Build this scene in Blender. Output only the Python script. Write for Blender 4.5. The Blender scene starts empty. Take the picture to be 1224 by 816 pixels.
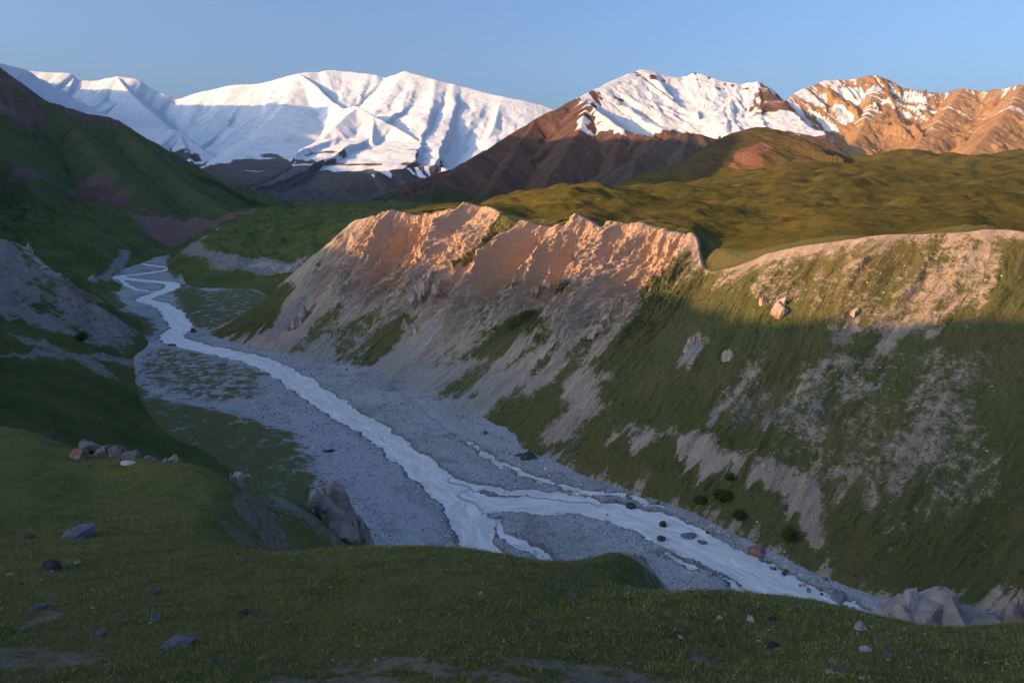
import bpy, bmesh, math, random
import numpy as np

# ------------------------------------------------------------------ camera, sky, sun, exposure
R = math.radians
scene = bpy.context.scene
F = 816.0; CXP, CYP = 612.0, 408.0            # photograph: 1224 x 816, 24 mm on 36 mm
HOR = 255.0                                    # eye-level row
PITCH = math.atan((CYP - HOR) / F)
cam_d = bpy.data.cameras.new('camera'); cam = bpy.data.objects.new('camera', cam_d)
scene.collection.objects.link(cam)
cam_d.sensor_width = 36; cam_d.lens = 24; cam_d.clip_start = 0.5; cam_d.clip_end = 80000
cam.location = (0, 0, 0); cam.rotation_euler = (R(90) - PITCH, 0, 0)
scene.camera = cam

SUN_AZ = -115.0; SUN_EL = 14.0                 # azimuth clockwise from +Y
world = bpy.data.worlds.new('World'); scene.world = world; world.use_nodes = True
wn = world.node_tree.nodes; wl = world.node_tree.links
bg = wn['Background']
sky = wn.new('ShaderNodeTexSky'); sky.sky_type = 'NISHITA'; sky.sun_disc = False
sky.sun_elevation = R(SUN_EL); sky.sun_rotation = R(SUN_AZ % 360)
sky.altitude = 600; sky.air_density = 1.05; sky.dust_density = 10.0; sky.ozone_density = 5.0
wl.new(sky.outputs[0], bg.inputs[0]); bg.inputs[1].default_value = 0.15
sun_d = bpy.data.lights.new('sun', 'SUN'); sun_d.energy = 5.0; sun_d.angle = R(0.45)
sun_d.color = (1.0, 0.54, 0.21)
sun = bpy.data.objects.new('sun', sun_d); scene.collection.objects.link(sun)
SV = np.array([math.sin(R(SUN_AZ)) * math.cos(R(SUN_EL)), math.cos(R(SUN_AZ)) * math.cos(R(SUN_EL)), math.sin(R(SUN_EL))])
from mathutils import Vector
sun.rotation_euler = Vector(SV.tolist()).to_track_quat('Z', 'Y').to_euler()
scene.view_settings.view_transform = 'Standard'; scene.view_settings.look = 'None'
scene.view_settings.gamma = 1.0; scene.view_settings.exposure = 1.15
scene.cycles.max_bounces = 4; scene.cycles.diffuse_bounces = 3

# ------------------------------------------------------------------ surveying helpers
cP, sP = math.cos(PITCH), math.sin(PITCH)
def ray(px, py):
    a = (px - CXP) / F; b = -(py - CYP) / F
    y = cP + sP * b
    return a / y, (cP * b - sP) / y            # X/Y and Z/Y
def pt(px, py, Y):
    a, b = ray(px, py); return (a * Y, Y, b * Y)
def zf(Y): return -83.0 + 0.02 * Y             # valley floor
def fl(px, py, dz=0.0):
    a, b = ray(px, py); Y = -83.0 / (b - 0.02); return (a * Y, Y, zf(Y) + dz)
def proj(P):
    d = P[:, 1] * cP - P[:, 2] * sP
    up = P[:, 1] * sP + P[:, 2] * cP
    return CXP + F * P[:, 0] / d, CYP - F * up / d

# ------------------------------------------------------------------ noise
_rng = np.random.RandomState(7)
_perm = _rng.permutation(1024)
_ang = _rng.rand(1024) * 2 * np.pi; _gx = np.cos(_ang); _gy = np.sin(_ang)
def perlin(x, y, seed=0):
    xi = np.floor(x).astype(np.int64); yi = np.floor(y).astype(np.int64)
    xf = x - xi; yf = y - yi
    u = xf * xf * xf * (xf * (xf * 6 - 15) + 10); v = yf * yf * yf * (yf * (yf * 6 - 15) + 10)
    def g(ix, iy, dx, dy):
        h = _perm[(_perm[(ix + seed * 131) & 1023] + iy) & 1023]
        return _gx[h] * dx + _gy[h] * dy
    a = g(xi, yi, xf, yf); b = g(xi + 1, yi, xf - 1, yf)
    c = g(xi, yi + 1, xf, yf - 1); d = g(xi + 1, yi + 1, xf - 1, yf - 1)
    return ((a * (1 - u) + b * u) * (1 - v) + (c * (1 - u) + d * u) * v) * 1.5
def fbm(x, y, o=5, seed=0, gain=0.5, lac=2.03):
    s = 0; a = 1.0; f = 1.0; n = 0
    for i in range(o):
        s = s + a * perlin(x * f + 17.3 * i, y * f - 9.1 * i, seed + i); n += a; a *= gain; f *= lac
    return s / n
def ridged(x, y, o=5, seed=0, gain=0.5, lac=2.03):
    s = 0; a = 1.0; f = 1.0; n = 0
    for i in range(o):
        r = 1 - np.abs(perlin(x * f + 31.7 * i, y * f + 5.3 * i, seed + i))
        s = s + a * r * r; n += a; a *= gain; f *= lac
    return s / n
def sm(a, b, x):
    t = np.clip((x - a) / (b - a), 0, 1); return t * t * (3 - 2 * t)

# ------------------------------------------------------------------ geometry helpers
def polydist(x, y, pts, vals=None):
    """distance to a polyline, arc length there and interpolated values"""
    P = np.asarray(pts, float)
    o = P[:, :2].mean(0)
    P = P[:, :2] - o; x = (x - o[0]).astype(np.float32); y = (y - o[1]).astype(np.float32); P = P.astype(np.float32)
    best = np.full(x.shape, 1e18, np.float32); S = np.zeros(x.shape, np.float32); side = np.zeros(x.shape, np.float32)
    V = np.zeros(x.shape, np.float32) if vals is not None else None
    acc = 0.0
    for i in range(len(P) - 1):
        ax, ay = P[i, :2]; bx, by = P[i + 1, :2]
        dx, dy = bx - ax, by - ay; L2 = np.float32(dx * dx + dy * dy + 1e-9); L = np.float32(math.sqrt(L2)); acc = np.float32(acc)
        t = np.clip(((x - ax) * dx + (y - ay) * dy) / L2, 0, 1)
        d2 = (x - ax - t * dx) ** 2 + (y - ay - t * dy) ** 2
        m = d2 < best
        best = np.where(m, d2, best); S = np.where(m, acc + t * L, S)
        side = np.where(m, np.sign((x - ax) * dy - (y - ay) * dx), side)
        if vals is not None: V = np.where(m, np.float32(vals[i]) + np.float32(vals[i + 1] - vals[i]) * t, V)
        acc += L
    return np.sqrt(best), S, V, side
def inpoly(x, y, poly):
    P = np.asarray(poly, float); n = len(P); c = np.zeros(x.shape, bool); j = n - 1
    for i in range(n):
        xi, yi = P[i, :2]; xj, yj = P[j, :2]
        c ^= ((yi > y) != (yj > y)) & (x < (xj - xi) * (y - yi) / (yj - yi + 1e-12) + xi)
        j = i
    return c
def sdpoly(x, y, poly):
    """signed distance, positive inside"""
    d, _, _, _ = polydist(x, y, list(poly) + [poly[0]])
    return np.where(inpoly(x, y, poly), d, -d)
def spline(pts, n):
    """Catmull-Rom through rows of numbers, n samples"""
    P = np.asarray(pts, float); m = len(P)
    seg = np.sqrt(((P[1:, :2] - P[:-1, :2]) ** 2).sum(1)) + 1e-9
    return P, seg
def cr(P, t):
    """Catmull-Rom at parameters t in [0, len-1]"""
    P = np.asarray(P, float); m = len(P)
    i = np.clip(np.floor(t).astype(int), 0, m - 2); f = (t - i)[:, None]
    p0 = P[np.clip(i - 1, 0, m - 1)]; p1 = P[i]; p2 = P[i + 1]; p3 = P[np.clip(i + 2, 0, m - 1)]
    return 0.5 * ((2 * p1) + (-p0 + p2) * f + (2 * p0 - 5 * p1 + 4 * p2 - p3) * f ** 2 + (-p0 + 3 * p1 - 3 * p2 + p3) * f ** 3)
class TPS:
    def __init__(self, pts, reg=1e-4):
        P = np.asarray(pts, float)
        self.c = self.co(P[:, 0], P[:, 1]); z = P[:, 2]; n = len(z)
        K = self.k(np.sqrt(((self.c[:, None] - self.c[None]) ** 2).sum(-1))) + np.eye(n) * reg
        Q = np.c_[np.ones(n), self.c]
        A = np.block([[K, Q], [Q.T, np.zeros((3, 3))]])
        self.w = np.linalg.solve(A, np.r_[z, np.zeros(3)])
    def co(self, x, y): return np.c_[2.0 * x / y, np.log(y)]
    def k(self, r): return np.where(r > 1e-9, r * r * np.log(r + 1e-12), 0)
    def __call__(self, x, y):
        sh = x.shape; q = self.co(x.ravel(), y.ravel()); out = np.zeros(len(q))
        for a in range(0, len(q), 40000):
            b = q[a:a + 40000]
            K = self.k(np.sqrt(((b[:, None] - self.c[None]) ** 2).sum(-1)))
            out[a:a + 40000] = K @ self.w[:-3] + self.w[-3] + b @ self.w[-2:]
        return out.reshape(sh)

def link(o): scene.collection.objects.link(o); return o
def grid_object(name, X, Y, Z, mat, attrs=None, flow=None, keep=None, kind='structure', parent=None):
    nr, nc = X.shape
    me = bpy.data.meshes.new(name)
    idx = np.arange(nr * nc).reshape(nr, nc)
    q = np.stack([idx[:-1, :-1], idx[:-1, 1:], idx[1:, 1:], idx[1:, :-1]], -1).reshape(-1, 4)
    if keep is not None:
        k = keep.ravel(); q = q[k[q].all(1)]
        used = np.zeros(nr * nc, bool); used[q] = True
        new = np.cumsum(used) - 1; q = new[q]
    else: used = np.ones(nr * nc, bool)
    co = np.stack([X, Y, Z], -1).reshape(-1, 3)[used]
    # upward winding
    a, b, c = co[q[0, 0]], co[q[0, 1]], co[q[0, 2]]
    n = np.zeros(3)
    mid = q[:: max(1, len(q) // 200)]
    nn = np.cross(co[mid[:, 1]] - co[mid[:, 0]], co[mid[:, 2]] - co[mid[:, 0]])
    if nn[:, 2].sum() < 0: q = q[:, ::-1]
    me.vertices.add(len(co)); me.vertices.foreach_set('co', co.astype(np.float32).ravel())
    me.loops.add(len(q) * 4); me.loops.foreach_set('vertex_index', q.astype(np.int32).ravel())
    me.polygons.add(len(q)); me.polygons.foreach_set('loop_start', np.arange(0, len(q) * 4, 4, dtype=np.int32))
    me.polygons.foreach_set('use_smooth', np.ones(len(q), bool))
    me.update(calc_edges=True)
    for k_, v in (attrs or {}).items():
        at = me.attributes.new(k_, 'FLOAT', 'POINT'); at.data.foreach_set('value', v.ravel()[used].astype(np.float32))
    if flow is not None:
        at = me.attributes.new('flow', 'FLOAT_VECTOR', 'POINT')
        fv = np.stack([flow[0].ravel()[used], flow[1].ravel()[used], np.zeros(used.sum())], -1)
        at.data.foreach_set('vector', fv.astype(np.float32).ravel())
    me.materials.append(mat)
    o = link(bpy.data.objects.new(name, me)); o['kind'] = kind
    if parent: o.parent = parent
    return o
def fan(k0, k1, nk, y0, y1, ny, geo=True):
    ks = np.linspace(k0, k1, nk)
    ys = np.geomspace(y0, y1, ny) if geo else np.linspace(y0, y1, ny)
    Yg, K = np.meshgrid(ys, ks, indexing='ij'); return K * Yg, Yg

# ------------------------------------------------------------------ materials
class Nodes:
    def __init__(self, name):
        self.m = bpy.data.materials.new(name); self.m.use_nodes = True
        self.t = self.m.node_tree; self.n = self.t.nodes; self.l = self.t.links
        self.b = self.n['Principled BSDF']; self.b.inputs['Roughness'].default_value = 0.95
        self.b.inputs['Specular IOR Level'].default_value = 0.02
        tc = self.n.new('ShaderNodeTexCoord'); self.obj = tc.outputs['Object']
    def mapping(self, vec, scale):
        m = self.n.new('ShaderNodeMapping'); self.l.new(vec, m.inputs[0]); m.inputs['Scale'].default_value = scale; return m.outputs[0]
    def attr(self, name, out='Fac'):
        a = self.n.new('ShaderNodeAttribute'); a.attribute_name = name; return a.outputs[out]
    def noise(self, scale, detail=6, rough=0.6, vec=None, dist=0.0):
        t = self.n.new('ShaderNodeTexNoise'); t.inputs['Scale'].default_value = scale
        t.inputs['Detail'].default_value = detail; t.inputs['Roughness'].default_value = rough
        t.inputs['Distortion'].default_value = dist
        self.l.new(vec or self.obj, t.inputs['Vector']); return t.outputs['Fac']
    def voro(self, scale, vec=None, feature='F1', out='Distance'):
        t = self.n.new('ShaderNodeTexVoronoi'); t.feature = feature; t.inputs['Scale'].default_value = scale
        self.l.new(vec or self.obj, t.inputs['Vector']); return t.outputs[out]
    def math(self, op, a, b=None, c=None, clamp=False):
        m = self.n.new('ShaderNodeMath'); m.operation = op; m.use_clamp = clamp
        for i, v in enumerate((a, b, c)):
            if v is None: continue
            if isinstance(v, (int, float)): m.inputs[i].default_value = v
            else: self.l.new(v, m.inputs[i])
        return m.outputs[0]
    def step(self, v, lo, hi):
        m = self.n.new('ShaderNodeMapRange'); m.interpolation_type = 'SMOOTHSTEP'
        self.l.new(v, m.inputs[0]); m.inputs[1].default_value = lo; m.inputs[2].default_value = hi; return m.outputs[0]
    def mix(self, f, a, b):
        m = self.n.new('ShaderNodeMix'); m.data_type = 'RGBA'
        for s, v in ((0, f), (6, a), (7, b)):
            if isinstance(v, (int, float)): m.inputs[s].default_value = v
            elif isinstance(v, tuple): m.inputs[s].default_value = (*v, 1)
            else: self.l.new(v, m.inputs[s])
        return m.outputs[2]
    def layer(self, base, col, mask, jitter, amt=0.5, soft=0.12):
        """col over base where mask, its edge broken up by a noise"""
        v = self.math('ADD', mask, self.math('MULTIPLY', self.math('SUBTRACT', jitter, 0.5), amt))
        return self.mix(self.step(v, 0.5 - soft, 0.5 + soft), base, col)
    def bump(self, h, dist, strength=1.0, prev=None):
        b = self.n.new('ShaderNodeBump'); b.inputs['Distance'].default_value = dist; b.inputs['Strength'].default_value = strength
        self.l.new(h, b.inputs['Height'])
        if prev: self.l.new(prev, b.inputs['Normal'])
        return b.outputs[0]
    def done(self, col, normal=None, rough=None):
        self.l.new(col, self.b.inputs['Base Color'])
        if normal: self.l.new(normal, self.b.inputs['Normal'])
        if rough is not None: self.b.inputs['Roughness'].default_value = rough
        return self.m

GRASS_A, GRASS_B = (0.055, 0.085, 0.024), (0.105, 0.125, 0.040)

def mat_wall():
    N = Nodes('valley_wall_ground'); fl_ = N.attr('flow', 'Vector')
    st = N.noise(1.0, 8, 0.65, N.mapping(fl_, (0.16, 0.025, 1)), 0.4)
    st2 = N.noise(1.0, 6, 0.6, N.mapping(fl_, (0.7, 0.10, 1)))
    f1 = N.noise(0.9, 8, 0.7); big = N.noise(0.03, 4, 0.5)
    scree = N.mix(N.step(st, 0.35, 0.65), (0.35, 0.275, 0.215), (0.52, 0.41, 0.325))
    scree = N.mix(N.math('MULTIPLY', N.step(st2, 0.45, 0.7), 0.5), scree, (0.40, 0.36, 0.32))
    grey = N.mix(st2, (0.27, 0.26, 0.25), (0.41, 0.385, 0.36))
    scree = N.layer(scree, grey, N.attr('grey'), st, 0.6, 0.2)
    rock = N.mix(f1, (0.47, 0.315, 0.215), (0.60, 0.46, 0.345))
    scree = N.layer(scree, rock, N.attr('rock'), st, 0.7, 0.2)
    g = N.mix(N.noise(0.35, 7, 0.7), (0.075, 0.098, 0.030), (0.150, 0.145, 0.060))
    g = N.mix(N.math('MULTIPLY', N.step(big, 0.42, 0.62), 0.6), g, (0.16, 0.135, 0.060))
    g = N.mix(N.math('MULTIPLY', N.step(N.noise(2.2, 6, 0.75), 0.5, 0.75), 0.6), g, (0.24, 0.21, 0.12))
    jit = N.math('ADD', N.math('MULTIPLY', N.noise(1.0, 10, 0.72, N.mapping(fl_, (0.10, 0.045, 1)), 0.8), 0.45), N.math('MULTIPLY', N.noise(0.33, 12, 0.84), 0.55))
    col = N.layer(scree, g, N.attr('grass'), jit, 3.4, 0.16)
    # dark tussocks and pale stones
    spk = N.voro(0.9)
    col = N.mix(N.math('MULTIPLY', N.step(spk, 0.22, 0.12), N.step(N.noise(0.12, 4), 0.42, 0.62)), col, (0.05, 0.06, 0.03))
    rt = N.n.new('ShaderNodeTexNoise'); rt.noise_type = 'RIDGED_MULTIFRACTAL'; rt.inputs['Scale'].default_value = 1.0; rt.inputs['Detail'].default_value = 7; rt.inputs['Roughness'].default_value = 0.62
    N.l.new(N.mapping(fl_, (0.20, 0.06, 1)), rt.inputs['Vector'])
    h = N.math('ADD', N.math('MULTIPLY', st, 1.0), N.math('MULTIPLY', f1, 0.8))
    h = N.math('ADD', h, N.math('MULTIPLY', N.math('MULTIPLY', rt.outputs['Fac'], 0.30), N.math('SUBTRACT', 1.0, N.step(N.attr('grass'), 0.4, 0.7))))
    h = N.math('ADD', h, N.math('MULTIPLY', st2, 0.5))
    nb = N.bump(h, 2.2, 0.9)
    nb = N.bump(N.noise(3.0, 6, 0.75), 0.4, 0.7, nb)
    return N.done(col, nb)

def mat_plateau():
    N = Nodes('plateau_turf')
    n1 = N.noise(0.012, 7, 0.65); n2 = N.noise(0.12, 8, 0.7)
    g = N.mix(N.step(n1, 0.35, 0.7), (0.055, 0.055, 0.013), (0.100, 0.080, 0.022))
    g = N.mix(N.math('MULTIPLY', N.step(n2, 0.5, 0.75), 0.5), g, (0.125, 0.095, 0.035))
    bare = N.mix(n2, (0.22, 0.155, 0.11), (0.31, 0.22, 0.16))
    col = N.layer(g, bare, N.attr('bare'), n2, 0.8, 0.1)
    return N.done(col, N.bump(n2, 2.5, 0.7, N.bump(n1, 9.0, 0.5)))

def mat_valley():
    N = Nodes('valley_slope_ground'); n2 = N.noise(0.25, 9, 0.72); n1 = N.noise(0.03, 6, 0.6)
    g = N.mix(N.step(n1, 0.35, 0.65), (0.072, 0.100, 0.030), (0.118, 0.130, 0.046))
    g = N.mix(N.math('MULTIPLY', N.step(n2, 0.52, 0.72), 0.45), g, (0.14, 0.135, 0.07))
    scree = N.mix(n2, (0.17, 0.16, 0.15), (0.33, 0.305, 0.29))
    col = N.layer(g, scree, N.attr('bare'), n2, 1.1, 0.1)
    pale = N.mix(n2, (0.32, 0.29, 0.27), (0.46, 0.43, 0.41))
    col = N.layer(col, pale, N.attr('pale'), n2, 1.0, 0.12)
    red = N.mix(n2, (0.16, 0.10, 0.09), (0.26, 0.165, 0.145))
    col = N.layer(col, red, N.attr('red'), n2, 0.9, 0.12)
    col = N.layer(col, N.mix(N.noise(0.006, 8, 0.7), (0.045, 0.045, 0.048), (0.12, 0.108, 0.105)), N.attr('moraine'), n1, 0.8, 0.2)
    return N.done(col, N.bump(n2, 3.0, 0.9, N.bump(N.noise(1.4, 6, 0.75), 0.7, 0.6)))

def mat_meadow():
    N = Nodes('meadow_turf'); n1 = N.noise(0.12, 7, 0.65); n2 = N.noise(1.7, 9, 0.75); n3 = N.noise(14.0, 5, 0.8)
    g = N.mix(N.step(n1, 0.35, 0.65), (0.115, 0.135, 0.040), (0.155, 0.158, 0.054))
    g = N.mix(N.math('MULTIPLY', N.step(n2, 0.46, 0.64), 0.65), g, (0.19, 0.175, 0.095))
    g = N.mix(N.math('MULTIPLY', N.step(N.noise(0.55, 6, 0.7), 0.5, 0.62), 0.55), g, (0.060, 0.085, 0.030))
    g = N.mix(N.math('MULTIPLY', N.step(n3, 0.5, 0.8), 0.45), g, (0.05, 0.07, 0.024))
    soil = N.mix(n2, (0.17, 0.15, 0.12), (0.32, 0.28, 0.235))
    soil = N.mix(N.step(n3, 0.55, 0.7), soil, (0.36, 0.35, 0.34))
    col = N.layer(g, soil, N.attr('bare'), n2, 1.4, 0.1)
    pale = N.mix(n2, (0.36, 0.30, 0.26), (0.50, 0.43, 0.38))
    col = N.layer(col, pale, N.attr('pale'), n2, 0.8, 0.12)
    return N.done(col, N.bump(n3, 0.10, 0.9, N.bump(n2, 0.5, 0.8)))

def mat_bed():
    N = Nodes('river_gravel'); n1 = N.noise(0.035, 7, 0.65, N.mapping(N.obj, (1, 1, 1))); n2 = N.noise(0.6, 8, 0.7)
    v = N.voro(1.3); v2 = N.voro(3.2, out='Color')
    c = N.mix(N.step(n1, 0.35, 0.65), (0.23, 0.24, 0.255), (0.38, 0.39, 0.40))
    c = N.mix(N.math('MULTIPLY', n2, 0.6), c, (0.28, 0.29, 0.305))
    sep = N.n.new('ShaderNodeSeparateColor'); N.l.new(v2, sep.inputs[0])
    c = N.mix(N.math('MULTIPLY', N.step(sep.outputs[0], 0.72, 0.95), 0.55), c, (0.46, 0.47, 0.48))
    c = N.mix(N.math('MULTIPLY', N.step(sep.outputs[1], 0.7, 0.95), 0.6), c, (0.07, 0.075, 0.08))
    sand = N.mix(n2, (0.27, 0.285, 0.31), (0.36, 0.375, 0.40))
    c = N.layer(c, sand, N.attr('sand'), n2, 0.7, 0.2)
    wet = N.math('MULTIPLY', N.attr('wet'), 0.75)
    c = N.mix(wet, c, (0.045, 0.05, 0.055))
    g = N.mix(N.noise(0.3, 7, 0.75), (0.060, 0.080, 0.030), (0.15, 0.14, 0.07))
    c = N.layer(c, g, N.attr('grass'), N.noise(0.16, 10, 0.78), 2.6, 0.12)
    return N.done(c, N.bump(v, 0.35, 0.7, N.bump(n2, 0.6, 0.6)), 0.85)

def mat_water():
    N = Nodes('glacial_water')
    st = N.noise(1.0, 6, 0.65, N.mapping(N.attr('flow', 'Vector'), (0.09, 0.55, 1)), 0.6)
    c = N.mix(N.step(st, 0.35, 0.7), (0.50, 0.515, 0.52), (0.76, 0.77, 0.77))
    b = N.b.inputs; b['Specular IOR Level'].default_value = 0.5
    rip = N.noise(1.0, 6, 0.7, N.mapping(N.attr('flow', 'Vector'), (0.6, 1.6, 1)), 0.5)
    return N.done(c, N.bump(rip, 0.30, 1.0, N.bump(st, 0.5, 0.9)), 0.3)

def mat_mountain(name, base, attrs, sc, bumpd):
    """base colours, then (attr, colourA, colourB, jitter amount, softness); sc: 1/metres of main grain"""
    N = Nodes(name); f = N.attr('flow', 'Vector')
    st = N.noise(1.0, 8, 0.68, N.mapping(f, (sc * 1.6, sc * 0.22, 1)), 0.5); n2 = N.noise(sc * 3.5, 9, 0.74); n1 = N.noise(sc * 0.4, 6, 0.6)
    mixn = N.math('ADD', N.math('MULTIPLY', st, 0.6), N.math('MULTIPLY', n2, 0.4))
    c = N.mix(N.step(mixn, 0.35, 0.65), *base)
    rough = None
    for (a, ca, cb, jit, soft) in attrs:
        col = N.mix(N.step(N.math('ADD', N.math('MULTIPLY', n1, 0.5), N.math('MULTIPLY', n2, 0.5)), 0.38, 0.62), ca, cb)
        c = N.layer(c, col, N.attr(a), mixn, jit, soft)
    nb = N.bump(mixn, bumpd, 0.8)
    return N.done(c, N.bump(n2, bumpd * 0.35, 0.7, nb))

# ------------------------------------------------------------------ mountains from ridge lines
def ridge_height(X, Y, ridges, amp, lam, warp=0.0, base=-1e9, seed=0, soft=0.0):
    """each ridge: (points [(x,y,z)...], slope, flatten length)"""
    H = np.full(X.shape, -1e9); S = np.zeros(X.shape); D = np.zeros(X.shape)
    wx = fbm(X / (lam * 2.2), Y / (lam * 2.2), 4, seed + 50); wy = fbm(X / (lam * 2.2) + 50, Y / (lam * 2.2), 4, seed + 60)
    for i, (pts, k, L) in enumerate(ridges):
        P = np.asarray(pts, float)
        d0, _, _, _ = polydist(X, Y, P)
        w = warp * sm(0, lam * 2.0, d0)
        d, s, z, _ = polydist(X + wx * w, Y + wy * w, P, P[:, 2])
        g = ridged((s + i * 977) / lam, d / (lam * 4.0) + i * 3.1, 5, seed + i, 0.52)
        drop = k * (np.sqrt(d * d + soft * soft) - soft) / (1 + d / L)
        a = amp * sm(0, lam * 1.6, d)
        h = z - drop - a * (1 - g) + 0.18 * amp * (fbm(X / (lam * .35), Y / (lam * .35), 4, seed + 9)) * sm(0, lam * .4, d)
        m = h > H
        H = np.where(m, h, H); S = np.where(m, s + i * 977, S); D = np.where(m, d, D)
    return np.maximum(H, base), S, D
def jag(pts, n, amp, seed):
    """subdivide a crest and roughen it"""
    rs = np.random.RandomState(seed); P = np.asarray(pts, float); out = []
    for i in range(len(P) - 1):
        L = np.linalg.norm(P[i + 1, :2] - P[i, :2])
        for j in range(n):
            q = P[i] + (P[i + 1] - P[i]) * j / n
            if j: q = q + np.r_[rs.uniform(-1, 1, 2) * amp * 1.2, rs.uniform(-1, 1) * amp]
            out.append(q)
    out.append(P[-1]); return out
def slope_of(X, Y, Z):
    gx = np.gradient(Z, axis=1) / (np.gradient(X, axis=1) + 1e-9)
    gy = np.gradient(Z, axis=0) / (np.gradient(Y, axis=0) + 1e-9)
    # fan grids: correct for x moving with y
    kx = np.gradient(X, axis=0) / (np.gradient(Y, axis=0) + 1e-9)
    gy = gy - gx * kx
    return gx, gy

# ================================================================== SETTING
# ---------------- ground far below everything, out to the horizon
gm = Nodes('plain_ground')
gm = gm.done(gm.mix(gm.noise(0.002, 6), (0.06, 0.07, 0.035), (0.13, 0.12, 0.08)))
xs = np.linspace(-13000, 13000, 41); Yg, Xg = np.meshgrid(xs, xs, indexing='ij')
grid_object('ground', Xg, Yg, np.full(Xg.shape, -160.0), gm)

# ---------------- river course (pixel -> floor), half width in metres
def course(pp): return [(*fl(x, y)[:2], w) for x, y, w in pp]
def smooth_course(c, n=8):
    P = np.asarray(c); t = np.linspace(0, len(P) - 1, (len(P) - 1) * n + 1); return cr(P, t)
RIV = [
 smooth_course(course([(190, 303, 5), (170, 309, 6), (162, 314, 6), (186, 318, 5), (205, 321, 5), (172, 327, 7), (140, 331, 8), (168, 335, 7), (200, 338, 7), (207, 343, 7),
   (188, 351, 6), (172, 358, 6), (192, 364, 6), (204, 372, 6.5), (210, 381, 6.5), (217, 391, 6.5), (205, 402, 6.5), (222, 411, 6.5), (262, 420, 6.3), (310, 432, 6.2), (345, 449, 6.2), (380, 473, 6.0), (415, 496, 5.6), (452, 518, 5.2), (487, 545, 5.0), (515, 570, 5.2), (545, 592, 5.6),
   (558, 612, 5.0), (567, 640, 4.2), (578, 668, 4.0), (590, 705, 3.6), (600, 760, 3.4)])),
 smooth_course(course([(530, 582, 4.5), (575, 600, 4.8), (640, 603, 4.4), (700, 606, 4.6), (755, 618, 6.0), (805, 638, 6.6), (855, 663, 6.4), (910, 691, 6.2), (965, 716, 6.0), (1030, 750, 6), (1120, 800, 6)])),
 smooth_course(course([(690, 589, .4), (740, 590, .5), (790, 606, .4)])),
 smooth_course(course([(560, 528, .2), (590, 548, .45), (640, 572, .5), (690, 585, .4)])),
 smooth_course(course([(590, 622, .2), (612, 645, .35), (650, 662, .35), (700, 690, .3)])),
 smooth_course(course([(790, 660, .2), (850, 690, .4), (900, 712, .3)])),
 smooth_course(course([(140, 331, 2), (160, 345, 2), (195, 350, 2)])), smooth_course(course([(225, 376, .6), (250, 371, 1.6), (275, 372, 1.0)])),
 smooth_course(course([(515, 566, 1.2), (560, 580, 1.8), (610, 588, 1.9), (655, 592, 2.0), (700, 600, 2.5), (760, 615, 2.5)])),
]
def river_sd(X, Y):
    """signed distance inside water (metres, positive inside), arc length"""
    best = np.full(X.shape, -1e9); S = np.zeros(X.shape); D = np.zeros(X.shape)
    for i, c in enumerate(RIV):
        d, s, w, side = polydist(X, Y, c, c[:, 2])
        v = w - d; m = v > best
        best = np.where(m, v, best); S = np.where(m, s + i * 333, S); D = np.where(m, d * side, D)
    return best, S, D
# bed
X, Y = fan(-0.80, 0.62, 560, 75, 1500, 620)
nz = fbm(X / 22, Y / 22, 5, 3); nf = fbm(X / 3.0, Y / 3.0, 5, 4)
sd, S, D = river_sd(X + 3.0 * fbm(X / 8, Y / 8, 4, 11), Y + 3.0 * fbm(X / 8, Y / 8, 4, 12))
sd = sd + 1.6 * nf
bars = ridged(X / 26 + .5 * nz, Y / 26, 3, 21)
Z = zf(Y) + 0.55 * nz + 0.22 * nf + 0.25 * bars + 0.35
Z -= 1.5 * sm(-1.6, 1.0, sd) * sm(0, 1, 1.0)
Z = np.where(sd > 0.5, np.minimum(Z, zf(Y) - 0.55), Z)
# small side rills
for pp in ([(410, 575), (440, 600), (470, 625), (520, 650), (560, 700)], [(600, 590), (640, 585), (690, 590), (740, 590)], [(380, 560), (372, 600), (420, 640)],
           [(590, 620), (615, 650), (650, 665), (690, 700)], [(750, 690), (800, 700), (860, 720)], [(470, 460), (520, 500), (560, 530), (600, 560)]):
    c = np.array([fl(*p) for p in pp]); c = cr(c, np.linspace(0, len(c) - 1, 40))
    d, _, _, _ = polydist(X + 1.5 * nz, Y + 1.5 * fbm(X / 9, Y / 9, 3, 31), c)
    Z -= 0.45 * sm(2.2, 0.4, d)
def fpoly(pp): return [fl(*p)[:2] for p in pp]
veg = np.zeros(X.shape)
for pp, s0 in (([(165, 425), (200, 415), (270, 430), (318, 447), (312, 480), (250, 482), (190, 478), (160, 460)], 0.52),
           ([(212, 338), (250, 350), (300, 345), (345, 360), (300, 392), (250, 396), (226, 392), (216, 370)], 0.66),
           ([(120, 440), (185, 478), (290, 500), (345, 520), (372, 560), (390, 600), (300, 640), (100, 600)], 0.78),
           ([(150, 372), (180, 385), (186, 400), (168, 405), (140, 395)], 0.9), ([(205, 345), (240, 350), (252, 385), (225, 395), (215, 375)], 0.8),
           ([(120, 305), (150, 320), (130, 340), (150, 370), (110, 380), (60, 330)], 0.9), ([(205, 300), (235, 310), (212, 335), (195, 322)], 0.8)):
    q = sdpoly(X + 3 * nz, Y + 4 * nz, fpoly(pp)); veg = np.maximum(veg, s0 * sm(-9, 7, q))
veg *= sm(1.0, -2.5, sd)
Z = Z + 1.3 * sm(0.25, 0.6, veg + 0.25 * nz) * (0.7 + 0.6 * nf) * sm(-1.0, -4.0, sd)
sand = sm(0.0, 0.4, fbm(X / 18, Y / 18, 4, 41)) * sm(-1, -6, sd)
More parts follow.
